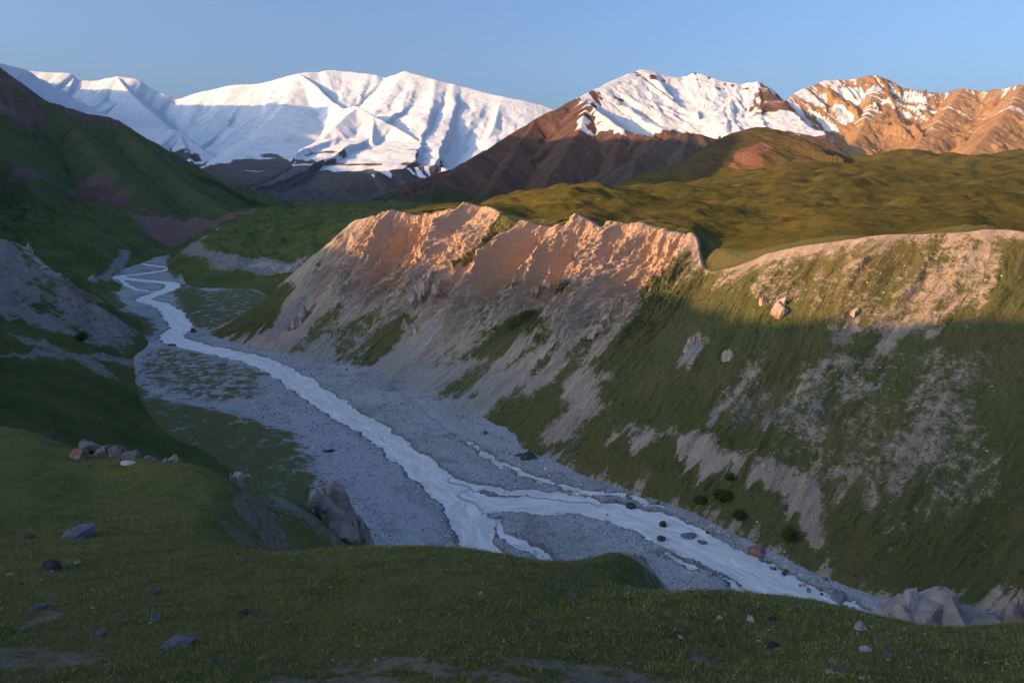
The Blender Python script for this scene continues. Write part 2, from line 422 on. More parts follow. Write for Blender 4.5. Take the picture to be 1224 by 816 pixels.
for pp in ([(375, 555), (450, 570), (540, 630), (540, 665), (460, 660), (400, 600)], [(340, 490), (400, 500), (470, 560), (430, 575), (350, 530)]):
    q = sdpoly(X, Y, fpoly(pp)); sand = np.maximum(sand, 0.75 * sm(-4, 4, q) * sm(-1, -4, sd))
wet = sm(-2.2, -0.2, sd) * 0.9
wet = np.maximum(wet, 0.5 * sm(0.15, 0.5, fbm(X / 12 + 9, Y / 12, 4, 44)))
bed_Z = Z
grid_object('riverbed', X, Y, Z, mat_bed(), dict(grass=veg, sand=sand, wet=wet))
# water sheet
Zw = zf(Y) - 0.12 + 0.035 * nf
grid_object('river', X, Y, Zw, mat_water(), None, (S, D), keep=(sd > -4.0))

# ---------------- valley to the left, the far terraces and the green bench
VAL = [fl(*p, -3.5) for p in [(190, 318), (185, 335), (195, 350), (190, 366), (212, 385), (215, 400), (280, 424), (340, 448), (400, 485), (460, 530), (520, 590), (300, 470), (250, 450), (560, 680), (700, 640), (450, 460), (560, 530)]]
VAL += [fl(*p, -0.6) for p in [(136, 333), (142, 352), (152, 375), (176, 404), (166, 426), (168, 450), (178, 480), (200, 508), (260, 530), (320, 560), (340, 600)]]
VAL += [pt(*p) for p in [
 (0, 286, 445), (30, 296, 440), (60, 322, 430), (100, 346, 420), (135, 372, 408), (165, 397, 400), (-150, 225, 480), (-320, 150, 540),
 (0, 312, 560), (60, 345, 560), (110, 362, 540), (-150, 270, 620),
 (0, 340, 385), (60, 370, 375), (120, 398, 372), (-120, 320, 380), (0, 395, 320), (60, 410, 320), (130, 416, 345), (-150, 380, 300),
 (0, 430, 240), (60, 440, 250), (120, 450, 270), (0, 470, 180), (80, 480, 200), (140, 486, 235), (-150, 450, 180), (-150, 500, 120), (0, 520, 125), (100, 560, 130),
 (0, 265, 900), (100, 275, 950), (150, 300, 950), (60, 310, 700), (0, 300, 650), (110, 330, 660), (200, 300, 1080), (212, 292, 1180), (150, 264, 1200),
 (0, 246, 1300), (100, 250, 1300), (250, 270, 1350), (290, 256, 1500), (320, 250, 1700), (-200, 235, 1300), (-150, 255, 900), (240, 262, 1600), (180, 254, 1500),
 # bench: lip, top, foot
 (262, 274, 1050), (242, 288, 880), (252, 297, 800), (285, 306, 755), (320, 310, 735), (365, 308, 715), (400, 300, 690),
 (262, 271, 1150), (300, 290, 850), (350, 285, 850), (400, 280, 800), (300, 268, 1250), (360, 262, 1300), (420, 258, 1200), (340, 255, 1800), (420, 250, 1900), (450, 265, 760), (500, 262, 800),
 (340, 247, 2600), (450, 246, 2600), (560, 250, 2000), (600, 262, 900), (330, 243, 3800), (450, 243, 3800), (600, 245, 3500), (200, 240, 3800), (300, 236, 5200), (400, 237, 5200), (520, 238, 5200), (380, 222, 6800), (250, 222, 6800), (520, 222, 6800), (0, 215, 5200),
 (300, 340, 650), (345, 336, 630), (260, 356, 600), (390, 330, 600)]]
VAL += [fl(*p, -0.5) for p in [(200, 308), (214, 330), (210, 346), (220, 356), (240, 364)]]
tv = TPS(VAL, 2e-4)
X, Y = fan(-1.25, 0.15, 600, 85, 6900, 680)
Z = tv(X, Y)
n_ = fbm(X / (0.06 * Y), np.log(Y) * 16, 5, 71); r_ = ridged(X / (0.05 * Y) + .3 * n_, np.log(Y) * 14, 5, 72)
above = sm(0, 12, Z - zf(Y))
Z = Z + above * Y * (0.008 * n_ + 0.016 * (r_ - 0.6)) + 0.4 * fbm(X / 6, Y / 6, 4, 73)
def wpoly(pts): return [pt(*p)[:2] for p in pts]
def wl_(pts): return np.array([pt(*p) for p in pts])
bare = np.zeros(X.shape)
q = sdpoly(X, Y, wpoly([(-200, 250, 470), (0, 290, 445), (60, 322, 430), (175, 408, 398), (150, 412, 350), (100, 405, 340), (0, 380, 340), (-200, 360, 320)]))
bare = np.maximum(bare, (0.62 + 0.5 * n_) * sm(-14, 14, q))
for a in ([(20, 440, 260), (70, 425, 300), (120, 432, 320), (165, 428, 345)], [(150, 300, 950), (140, 318, 820), (120, 335, 660)], [(30, 400, 320), (90, 430, 300), (120, 446, 290)]):
    c = wl_(a); d, _, _, _ = polydist(X, Y, c); bare = np.maximum(bare, 0.6 * sm(14, 3, d))
# scarp of the bench and far cut banks
q = sdpoly(X, Y, wpoly([(262, 272, 1060), (240, 287, 890), (250, 298, 800), (285, 307, 755), (320, 311, 735), (370, 309, 715), (360, 332, 660), (310, 330, 680), (255, 320, 720), (225, 318, 830), (213, 318, 900)]))
bare = np.maximum(bare, 0.62 * sm(-12, 8, q))
red = np.zeros(X.shape)
q = sdpoly(X, Y, wpoly([(150, 250, 1350), (300, 246, 1700), (310, 256, 1600), (240, 292, 1250), (205, 300, 1150), (175, 275, 1180)]))
red = np.maximum(red, 0.72 * sm(-50, 30, q))
pale = np.zeros(X.shape)
for a in ([(300, 318, 720), (355, 315, 700), (340, 328, 680)], [(238, 290, 890), (222, 308, 900), (212, 322, 890)], [(258, 275, 1050), (240, 290, 930)], [(30, 300, 440), (75, 345, 420), (110, 360, 415)]):
    d, _, _, _ = polydist(X, Y, wl_(a)); pale = np.maximum(pale, 0.55 * sm(16, 2, d))
red = np.maximum(red, 0.6 * sm(14, 3, polydist(X, Y, wl_([(75, 343, 418), (90, 350, 415), (105, 358, 412)]))[0]))
mor = 0.8 * sm(2300, 3600, Y)
grid_object('valley_terrain', X, Y, Z, mat_valley(), dict(bare=bare, red=red, pale=pale, moraine=mor), keep=(Z > zf(Y) - 6) | (Y > 1400))

# ---------------- right valley wall
# stations: foot pixel (on the floor), rim pixel and distance
WALL = [
 (226, 398, 240, 398, 452), (244, 402, 300, 371, 452), (262, 407, 345, 331, 448), (285, 412, 392, 290, 445), (305, 416, 432, 262, 440), (330, 424, 465, 256, 432),
 (358, 432, 500, 254, 422), (385, 437, 545, 251, 412), (415, 441, 590, 252, 402), (445, 450, 622, 270, 378), (475, 463, 655, 268, 366), (505, 476, 694, 261, 355),
 (535, 489, 722, 274, 338), (565, 502, 760, 267, 326), (590, 522, 800, 275, 312), (622, 545, 832, 285, 302), (650, 556, 842, 322, 282), (690, 572, 870, 322, 272),
 (730, 585, 915, 306, 268), (775, 600, 965, 294, 262), (815, 616, 1020, 287, 257), (860, 638, 1080, 281, 252), (905, 660, 1145, 278, 248), (955, 688, 1205, 277, 245),
 (1010, 712, 1290, 290, 235), (1080, 738, 1400, 300, 225), (1180, 775, 1560, 305, 215), (1330, 830, 1800, 300, 200)]
foot = np.array([fl(a, b, -1.0) for a, b, _, _, _ in WALL]); rim = np.array([pt(c, d, e) for _, _, c, d, e in WALL])
# plateau surface
PLA = [tuple(r) for r in rim[4:]]
PLA += [pt(*p) for p in [(540, 247, 470), (600, 240, 540), (640, 232, 640), (690, 222, 720), (740, 228, 740), (780, 234, 800), (850, 226, 1000), (950, 214, 1300), (1000, 201, 1900), (1100, 197, 1950), (1224, 193, 1950), (1400, 185, 1950),
  (640, 256, 430), (700, 250, 470), (750, 262, 400), (800, 255, 450), (850, 285, 330), (900, 266, 420), (1000, 258, 420), (1100, 257, 400), (1224, 262, 340), (1400, 265, 330), (900, 245, 620), (1050, 236, 720), (1200, 231, 720), (1400, 226, 700),
  (850, 300, 290), (842, 312, 296), (480, 252, 470), (450, 258, 490), (560, 252, 640), (640, 250, 900), (700, 240, 1200), (800, 222, 1700), (880, 205, 2300), (1000, 192, 2600), (1224, 180, 2700), (1400, 170, 2700), (760, 230, 1500), (520, 260, 620), (460, 275, 600)]]
tp = TPS(PLA, 2e-4)
BACK = [pt(*p)[:2] for p in [(425, 265, 440), (450, 258, 500), (520, 250, 620), (600, 240, 760), (660, 232, 900), (700, 228, 1150), (725, 226, 1600), (760, 220, 2400), (790, 215, 3200)]]
BACK_SIDE = polydist(np.array([600.0]), np.array([900.0]), BACK)[3][0]
def plateau_z(x, y):
    n = fbm(x / (0.16 * y), np.log(y) * 6.5, 4, 91); r = fbm(x / (0.05 * y) + 7, np.log(y) * 18, 4, 92)
    far = sm(0, 90, (x - 0) * 0.7 + (y - 330) * 0.7 - 10)      # hummocks grow away from the rim
    dl, _, _, sl = polydist(x, y, BACK)
    return tp(x, y) + y * far * (0.024 * n + 0.005 * r) - np.where(sl == BACK_SIDE, 0, dl * 0.5)
NU, NV, NE = 980, 300, 34
t = np.linspace(0, len(WALL) - 1, NU)
Fo, Ri = cr(foot, t), cr(rim, t)
v = np.linspace(0, 1, NV)[:, None]
runU = np.r_[0, np.cumsum(np.linalg.norm(np.diff((Fo + Ri)[:, :2] / 2, axis=0), axis=1))]
H = (Ri - Fo)[:, 2]
run = np.linalg.norm((Ri - Fo)[:, :2], axis=1)
slopeL = np.sqrt(run ** 2 + H ** 2)
U = np.broadcast_to(runU, (NV, NU)); V = v * slopeL[None]
# profile: straight talus below, steeper crag above on the left half
crag = sm(3, 6, t) * sm(17, 13, t)
zt = v ** (1.0 + 0.38 * crag[None])
PX = Fo[None, :, 0] + (Ri - Fo)[None, :, 0] * v; PY = Fo[None, :, 1] + (Ri - Fo)[None, :, 1] * v; PZ = Fo[None, :, 2] + H[None] * zt
# outward direction (down-valley side, horizontal)
ox = -(Ri - Fo)[:, 0] / run; oy = -(Ri - Fo)[:, 1] / run
Uw = U + 5 * fbm(U / 40, V / 60, 3, 101)
def tri(a): return np.abs(2 * (a - np.floor(a)) - 1)
r1 = 0.75 * tri(Uw / 40 + 0.9 * fbm(U / 70, V / 380 + 3, 3, 102)) + 0.25 * ridged(Uw / 24, V / 220, 3, 106)
r2 = 0.6 * tri(Uw / 15 + 0.9 * fbm(U / 26, V / 170, 3, 103)) + 0.4 * ridged(Uw / 11 + .4 * r1, V / 120, 4, 107, 0.5); r3 = fbm(Uw / 4.5, V / 14, 6, 104, 0.6); r4 = ridged(Uw / 6.5 + .5 * r2, V / 70, 4, 105, 0.55); r5 = ridged(Uw / 2.8 + .6 * r4, V / 13, 4, 109, 0.62)
up = np.broadcast_to(v, U.shape); cg = np.broadcast_to(crag[None], U.shape)
fade = sm(0, 0.12, up) * sm(1.0, 0.86, up) + 0.5 * sm(0.86, 1.0, up)
rough = (0.35 + 0.65 * cg * sm(0.25, 0.7, up) + 0.15)
disp = fade * ((r1 - 0.55) * (6.0 + 31 * cg * sm(.3, .8, up)) + (r2 - 0.5) * (3.0 + 11.0 * cg * sm(.35, .75, up)) + r3 * 4.2 * rough + (r4 - 0.55) * 8.0 * cg * sm(.4, .7, up) + (r5 - 0.55) * 5.0 * cg * sm(.35, .6, up))
small = np.clip(H / 60, 0.12, 1)[None]
cg = np.clip(cg, 0, 1)
disp = disp * small
PX = PX + ox[None] * disp * 0.85; PY = PY + oy[None] * disp * 0.85; PZ = PZ + disp * 0.35
rill = ridged(Uw / 4.2 + .6 * r2, V / 70, 3, 108) - 0.6
PZ = PZ + 1.1 * rill * sm(0, .15, up) * sm(1.0, .9, up) * small
# rows running back on to the plateau
e = np.linspace(0, 1, NE + 1)[1:, None] ** 1.3 * 22.0
EX = PX[-1][None] - ox[None] * e; EY = PY[-1][None] - oy[None] * e
pz = plateau_z(EX, EY); w = sm(0, 14, e)
EZ = PZ[-1][None] * (1 - w) + pz * w + 0.25 - 0.9 * sm(15, 22, e)
back = np.clip((4 - t) / 2.0, 0, 1)[None]                       # the nose on the left falls away behind
EZ = EZ * (1 - back) + (PZ[-1][None] - e * 0.9) * back
PX, PY, PZ = np.r_[PX, EX], np.r_[PY, EY], np.r_[PZ, EZ]
U = np.r_[U, np.broadcast_to(runU, EX.shape)]; V = np.r_[V, slopeL[None] + e + 0 * EX]
vv = np.r_[np.broadcast_to(v, (NV, NU)), 1 + e / 100 + 0 * EX]
# survey of the grass cover on the wall: photo points -> surface (u, v) metres
qx, qy = proj(np.c_[PX.ravel(), PY.ravel(), PZ.ravel()])
Uf, Vf = U.ravel(), V.ravel()
def on_wall(px, py):
    i = np.argmin((qx - px) ** 2 + (qy - py) ** 2); return Uf[i], Vf[i]
def wall_index(px, py): return int(np.argmin((qx - px) ** 2 + (qy - py) ** 2))
jit = 3.0 * fbm(U / 14, V / 20, 4, 111); fing = 9.0 * fbm(U / 7, V / 50, 4, 112) + 4.0 * fbm(U / 2.2, V / 12, 4, 113)
grass = 0.03 + 0.55 * sm(0.12, 0.5, fbm(U / 10, V / 50, 5, 114)) * sm(0.85, 0.6, np.r_[np.broadcast_to(v, (NV, NU)), np.ones(EX.shape)])
def wpatch(poly, val, edge=7.0, op=np.maximum):
    global grass
    q = sdpoly(U + jit, V + 2 * jit + fing, [on_wall(*p) for p in poly]); m = sm(-edge, edge, q + 0.4 * fing)
    grass = grass * (1 - m) + val * m
wpatch([(570, 506), (600, 480), (650, 470), (690, 480), (725, 455), (705, 430), (745, 395), (765, 360), (805, 336), (838, 325), (900, 322), (1215, 285), (1400, 320), (1400, 760), (1040, 716), (900, 655), (760, 590), (620, 540)], 0.93, 9)
wpatch([(248, 398), (300, 370), (340, 338), (352, 345), (330, 385), (300, 402), (262, 405)], 0.95, 4)
wpatch([(395, 395), (440, 372), (490, 342), (498, 350), (450, 395), (440, 432), (425, 440), (400, 430)], 0.55, 5)
wpatch([(440, 428), (448, 395), (490, 372), (500, 378), (470, 420), (450, 434)], 0.9, 4)
wpatch([(560, 420), (575, 395), (620, 370), (655, 360), (650, 385), (620, 405), (600, 432), (575, 425)], 0.92, 5)
wpatch([(500, 420), (540, 380), (600, 340), (650, 325), (650, 345), (580, 400), (540, 440), (500, 445)], 0.42, 8)
wpatch([(660, 345), (690, 315), (695, 325), (675, 345)], 0.8, 3)
wpatch([(600, 440), (650, 385), (665, 375), (660, 405), (620, 440)], 0.7, 4)
wpatch([(760, 360), (770, 335), (800, 320), (835, 300), (840, 330), (800, 350)], 0.7, 5)
wpatch([(535, 318), (560, 300), (590, 272), (596, 255), (632, 262), (620, 282), (590, 300), (560, 312)], 1.0, 3)
wpatch([(345, 420), (372, 385), (420, 345), (428, 350), (392, 395), (362, 425)], 0.55, 4)
wpatch([(520, 470), (560, 440), (590, 425), (585, 445), (545, 478)], 0.6, 4)
wpatch([(640, 470), (680, 420), (720, 380), (726, 388), (690, 440), (660, 475)], 0.7, 4)
# bare ground within the green
for poly, val in (([(840, 345), (900, 318), (1010, 296), (1205, 280), (1200, 292), (1080, 298), (960, 318), (880, 345)], 0.44),
   ([(850, 345), (960, 316), (1200, 292), (1190, 340), (1100, 400), (1000, 372), (930, 372)], 0.62),
   ([(1020, 400), (1060, 370), (1160, 300), (1205, 285), (1195, 330), (1140, 390), (1100, 405)], 0.45),
   ([(815, 425), (840, 392), (850, 395), (832, 428)], 0.1), ([(985, 425), (1005, 390), (1022, 380), (1015, 415), (995, 440)], 0.15),
   ([(1030, 455), (1060, 410), (1082, 396), (1075, 430), (1045, 468)], 0.2), ([(1130, 470), (1160, 430), (1180, 420), (1165, 455), (1145, 480)], 0.25),
   ([(850, 490), (900, 430), (910, 425), (905, 450), (870, 495)], 0.3),
   ([(885, 560), (925, 545), (962, 548), (985, 590), (988, 645), (950, 620), (905, 580)], 0.05), ([(800, 520), (850, 515), (885, 560), (870, 575), (820, 550)], 0.12),
   ([(640, 520), (700, 470), (725, 490), (705, 505), (675, 535)], 0.15), ([(735, 510), (790, 505), (800, 530), (760, 535)], 0.3), ([(1000, 560), (1060, 520), (1080, 560), (1030, 590)], 0.45),
   ([(880, 500), (960, 440), (1120, 420), (1150, 520), (1060, 600), (960, 560)], 0.46), ([(880, 480), (1000, 420), (1180, 430), (1200, 600), (1060, 640), (940, 540)], 0.58)):
    wpatch(poly, val, 5)
# the plateau turf begins behind the rim
turf = sm(1.005, 1.05, vv); grass = grass * (1 - turf) + 0.98 * turf
rock = np.r_[cg * sm(0.45, 0.75, up), np.zeros(EX.shape)]
grey = sm(0.55, 0.1, vv) * np.r_[cg, np.zeros(EX.shape)] * 0.75
for a in ([(735, 475), (800, 440), (830, 415)], [(560, 360), (500, 410), (470, 440)], [(1000, 480), (930, 500), (850, 500)], [(360, 360), (330, 400)], [(700, 520), (680, 540), (650, 545)]):
    d, _, _, _ = polydist(U, V, [on_wall(*p) for p in a]); grey = np.maximum(grey, 0.8 * sm(5, 1.5, d))
wall = grid_object('valley_side', PX, PY, PZ, mat_wall(), dict(grass=grass, rock=rock, grey=grey), (U, V))
wall.data.polygons.foreach_set('use_smooth', np.zeros(len(wall.data.polygons), bool)); wall.data.update()

# plateau sheet behind the rim
X, Y = fan(-0.35, 1.25, 600, 215, 2750, 560)
Z = plateau_z(X, Y)
rimline = np.r_[[rim[4] + np.array([-160, 60, 0])], rim[4:], [rim[-1] + np.array([400, -100, 0])]]
d, _, _, side = polydist(X, Y, rimline)
sref = polydist(np.array([[300.0]]), np.array([[900.0]]), rimline)[3][0, 0]
inside = np.where(side == sref, d, -d)
bare = np.zeros(X.shape)
for a, w in (([(700, 250, 480), (745, 244, 560), (790, 240, 650)], 4), ([(1010, 250, 480), (1040, 249, 490)], 5), ([(870, 236, 900), (930, 222, 1150)], 12), ([(840, 240, 640), (860, 238, 650)], 8)):
    c = wl_(a); d2, _, _, _ = polydist(X, Y, c); bare = np.maximum(bare, 0.42 * sm(w * 1.6, w * .3, d2))
grid_object('plateau', X, Y, Z, mat_plateau(), dict(bare=bare), keep=(inside > 10.0) & (Z > -70))

# ---------------- meadow in the foreground
MEA = [pt(*p) for p in [
 # near ground
 (-100, 830, 10), (200, 830, 10), (612, 830, 10), (1000, 830, 10), (1350, 830, 10), (612, 1200, 3.2), (0, 1200, 3.2), (1224, 1200, 3.2),
 (-100, 740, 17), (150, 740, 17), (400, 745, 16.5), (650, 750, 16), (900, 770, 15.5), (1200, 785, 15),
 (-150, 640, 32), (50, 640, 32), (180, 640, 31), (260, 650, 30), (-150, 560, 56), (0, 560, 54), (120, 575, 54), (230, 600, 46), (270, 625, 39),
 # edge
 (-150, 485, 92), (0, 512, 80), (50, 522, 78), (95, 542, 73), (150, 552, 70), (210, 562, 66), (255, 570, 63), (285, 582, 59), (300, 600, 52), (292, 640, 41.5), (300, 656, 38), (340, 665, 35.5), (400, 665, 34.5), (480, 664, 34),
 (560, 665, 33.5), (610, 673, 32), (680, 672, 31.5), (735, 661, 32.5), (742, 680, 29.5), (755, 704, 26.5), (800, 716, 25.5), (850, 717, 25.5), (930, 722, 25.3), (1000, 732, 25), (1060, 750, 24.5), (1120, 762, 24), (1224, 755, 25), (1350, 740, 26),
 # just beyond the edge it falls
 (0, 522, 90), (50, 538, 86), (95, 562, 80), (150, 572, 77), (210, 590, 73), (255, 600, 69),
 (322, 640, 52), (345, 668, 44), (400, 690, 42), (480, 690, 40), (560, 695, 39), (610, 700, 37.5), (680, 700, 37), (800, 750, 30), (850, 752, 30), (930, 757, 30), (1000, 765, 30), (1060, 785, 29.5), (1120, 795, 29), (1224, 790, 30), (1350, 775, 31),
 # spur with the outcrop, and the cut by the scar
 (305, 586, 62), (340, 594, 66), (380, 612, 70), (430, 645, 74), (465, 672, 78), (330, 612, 60), (370, 640, 60), (410, 660, 62),
 (752, 661, 34), (768, 668, 35), (790, 694, 35.5), (812, 720, 36), (765, 690, 30.5), (785, 712, 30),
 (380, 640, 92), (330, 625, 92), (450, 700, 92), (560, 760, 70), (700, 760, 62), (800, 790, 55), (950, 810, 55), (1100, 860, 50), (1300, 850, 50), (250, 640, 100), (100, 615, 108), (0, 570, 118), (-150, 540, 130)]]
tm = TPS(MEA, 1e-5)
X, Y = fan(-1.15, 1.15, 760, 2.5, 120, 640)
# finer near the edge rows
Z = tm(X, Y)
n1 = fbm(X / 5.5, Y / 5.5, 5, 121); n2 = fbm(X / 0.9, Y / 0.9, 4, 122); n3 = fbm(X / .28, Y / .28, 3, 123)
Z = Z + 0.22 * n1 + 0.055 * n2 + 0.03 * n3 * sm(60, 25, Y)
gx, gy = slope_of(X, Y, Z); steep = np.sqrt(gx ** 2 + gy ** 2)
bare = 0.52 * sm(0.72, 1.05, steep + 0.35 * n1) + 0.25 * n2 * sm(0.72, 1.05, steep)
for a, w in (([(0, 770, 13.5), (40, 778, 13), (80, 775, 13)], 1.0), ([(420, 790, 12.5), (460, 785, 12.8), (520, 800, 12)], 0.9), ([(600, 790, 12.5), (680, 797, 12.2), (760, 808, 11.8)], 0.9), ([(30, 740, 16), (70, 722, 18)], .7),
   ([(340, 808, 11.6), (560, 812, 11.4), (760, 816, 11.2)], 0.5)):
    d, _, _, _ = polydist(X, Y, wl_(a)); bare = np.maximum(bare, 0.55 * sm(w * 1.7, w * .2, d + .6 * n1))
for a, w in (([(300, 590, 60), (292, 620, 46), (292, 640, 41.5), (310, 660, 37.5), (360, 666, 35), (480, 665, 34)], 1.2), ([(325, 600, 62), (370, 620, 66), (420, 650, 72)], 2.5), ([(310, 610, 58), (340, 640, 52)], 4)):
    d, _, _, _ = polydist(X, Y, wl_(a)); bare = np.maximum(bare, (0.50 + 0.35 * n1) * sm(w * 1.8, w * .2, d))
pale = np.zeros(X.shape)
for a, w in (([(752, 662, 34), (768, 670, 35), (790, 696, 35), (812, 722, 35)], 1.3), ([(755, 700, 27), (790, 714, 25.8), (850, 718, 25.6), (930, 724, 25.4)], .25), ([(0, 514, 82), (45, 524, 80)], 1.2)):
    d, _, _, _ = polydist(X, Y, wl_(a)); pale = np.maximum(pale, 0.75 * sm(w * 1.6, w * .4, d))
meadow_bare = np.maximum(bare, pale)
MX, MY, MZ = X, Y, Z
meadow = grid_object('meadow', X, Y, Z, mat_meadow(), dict(bare=bare, pale=pale))

# ---------------- mountains
def fl_attr(S, D): return (S, D)
# left mountain
r = [(jag([pt(*p) for p in [(-420, -80, 1750), (-220, -10, 1800), (-60, 48, 1800), (0, 80, 1800), (60, 124, 1850), (76, 136, 1900), (105, 136, 1980), (132, 140, 2020), (150, 149, 2060), (200, 180, 2160), (250, 207, 2260), (300, 234, 2360), (330, 247, 2450)]], 4, 3, 1), 0.62, 3000),
     (jag([pt(*p) for p in [(-60, 48, 1800), (-30, 120, 1600), (10, 185, 1420), (40, 235, 1300)]], 3, 3, 2), 0.55, 3000),
     (jag([pt(*p) for p in [(76, 136, 1900), (110, 175, 1700), (150, 215, 1560), (190, 248, 1450)]], 3, 3, 3), 0.55, 3000),
     (jag([pt(*p) for p in [(132, 140, 2020), (185, 190, 1850), (230, 225, 1750), (270, 250, 1650)]], 3, 3, 4), 0.55, 3000),
     (jag([pt(*p) for p in [(-420, -80, 1750), (-420, 20, 1500), (-420, 150, 1250)]], 3, 3, 5), 0.55, 3000)]
X, Y = fan(-1.45, -0.30, 520, 1150, 2700, 300)
Z, S, D = ridge_height(X, Y, r, 55, 110, 60, -120, 200)
n = fbm(X / 160, Y / 160, 5, 210)
hz = Z / Y
red = 0.62 * sm(0.06, 0.16, hz + 0.05 * n) * sm(-0.3, 0.2, n + 3.0 * (hz - .1))
for a, w in (([(90, 195, 1520), (120, 215, 1450), (165, 245, 1400)], 45), ([(50, 215, 1450), (20, 240, 1350)], 18), ([(110, 200, 1560), (140, 225, 1480)], 40)):
    d, _, _, _ = polydist(X, Y, wl_(a)); red = np.maximum(red, 0.75 * sm(w * 1.5, w * .3, d + 30 * n))
m_left = mat_mountain('dark_mountain_ground', ((0.085, 0.115, 0.046), (0.130, 0.140, 0.066)), [('red', (0.14, 0.092, 0.085), (0.22, 0.145, 0.13), 0.9, 0.15)], 0.014, 14)
grid_object('mountain_left', X, Y, Z, m_left, dict(red=red), (S, D), keep=Z > -119)

# snowy massif
r = [(jag([pt(*p) for p in [(-420, 70, 9300), (-200, 70, 9300), (-40, 78, 9400), (48, 86, 9500), (85, 88, 9500), (95, 96, 9500), (112, 97, 9500), (140, 91, 9500), (165, 95, 9500), (182, 106, 9500), (210, 119, 9500), (240, 110, 9500), (270, 103, 9500), (310, 100, 9500), (357, 88, 9500), (400, 84, 9700), (440, 88, 9700), (462, 93, 9700), (485, 85, 9500), (520, 95, 9400), (550, 103, 9400), (600, 115, 9300), (650, 126, 9300), (720, 150, 9200)]], 4, 9, 11), 0.72, 5000),
     (jag([pt(*p) for p in [(-250, 30, 7600), (-100, 55, 7800), (0, 75, 8000), (30, 83, 8100), (55, 97, 8100), (85, 115, 8050), (108, 128, 8000), (135, 142, 7800)]], 3, 8, 12), 0.75, 5000),
     (jag([pt(*p) for p in [(357, 88, 9500), (378, 102, 9150), (398, 122, 8700), (412, 130, 8350), (428, 127, 8200), (446, 138, 8050), (470, 150, 7950), (500, 168, 7700), (524, 184, 7500), (548, 205, 7300)]], 4, 9, 13), 0.85, 5000),
     (jag([pt(*p) for p in [(428, 127, 8200), (400, 150, 7800), (372, 180, 7500), (350, 205, 7300), (338, 222, 7100)]], 4, 9, 14), 0.8, 5000),
     (jag([pt(*p) for p in [(446, 138, 8050), (445, 170, 7600), (430, 200, 7300), (420, 222, 7000)]], 4, 9, 15), 0.8, 5000),
     (jag([pt(*p) for p in [(120, 150, 7400), (150, 147, 7300), (196, 153, 7200), (214, 156, 7150), (245, 180, 7000), (290, 207, 6900), (330, 225, 6800)]], 4, 9, 16), 0.75, 5000),
     (jag([pt(*p) for p in [(214, 156, 7150), (232, 200, 6700), (260, 232, 6300)]], 3, 9, 17), 0.75, 5000),
     (jag([pt(*p) for p in [(462, 93, 9700), (478, 112, 9200), (500, 140, 8700), (530, 172, 8200)]], 3, 8, 18), 0.6, 5000),
     (jag([pt(*p) for p in [(600, 115, 9300), (590, 150, 8600), (570, 190, 8000), (550, 215, 7500)]], 3, 8, 19), 0.7, 5000),
     (jag([pt(*p) for p in [(270, 103, 9500), (285, 135, 8900), (310, 170, 8300), (330, 200, 7800)]], 3, 8, 20), 0.62, 5000),
     (jag([pt(*p) for p in [(140, 91, 9500), (165, 120, 8900), (200, 150, 8300)]], 3, 8, 21), 0.62, 5000)]
X, Y = fan(-1.25, 0.16, 640, 5200, 10100, 400, False)
Z, S, D = ridge_height(X, Y, r, 78, 420, 150, -100, 300)
n = fbm(X / 420, Y / 420, 6, 310); g = ridged(S / 160, D / 520, 4, 312)
py = HOR - Z / Y * F
gx, gy = slope_of(X, Y, Z); st = np.sqrt(gx ** 2 + gy ** 2)
snow = 0.98 - 0.42 * sm(560, 250, Z + 190 * n) - 0.30 * sm(1.0, 1.5, st) * sm(900, 500, Z + 100 * n) - 0.85 * sm(0.50, 0.68, g) * sm(740, 330, Z + 260 * n)
snow = snow - 1.0 * sm(430, 250, Z + 170 * n)
m_snow = mat_mountain('snow_massif_ground', ((0.055, 0.052, 0.055), (0.13, 0.115, 0.11)), [('snow', (0.54, 0.60, 0.66), (0.60, 0.655, 0.71), 0.75, 0.06)], 0.0045, 16)
grid_object('snow_mountain', X, Y, Z, m_snow, dict(snow=snow), (S, D), keep=Z > -99)

# dark moraine hills at the glacier's end
r = [(jag([pt(*p) for p in [(395, 238, 5200), (425, 215, 5400), (450, 206, 5500), (490, 200, 5700), (520, 197, 5800), (545, 205, 5800), (580, 220, 5800)]], 4, 6, 31), 0.5, 4000),
     (jag([pt(*p) for p in [(330, 240, 4600), (365, 236, 4700), (400, 238, 4700)]], 3, 5, 32), 0.4, 4000)]
X, Y = fan(-0.42, 0.05, 240, 4100, 6300, 130, False)
Z, S, D = ridge_height(X, Y, r, 60, 180, 60, -60, 400)
snow = 0.25 + 0.5 * sm(0.55, 0.85, ridged(S / 130, D / 900, 3, 412)) * sm(220, 330, Z)
m_mor = mat_mountain('moraine_ground', ((0.060, 0.050, 0.052), (0.115, 0.092, 0.09)), [('snow', (0.75, 0.77, 0.8), (0.82, 0.83, 0.85), 0.5, 0.06)], 0.009, 18)
grid_object('moraine_hills', X, Y, Z, m_mor, dict(snow=snow), (S, D), keep=Z > -59)

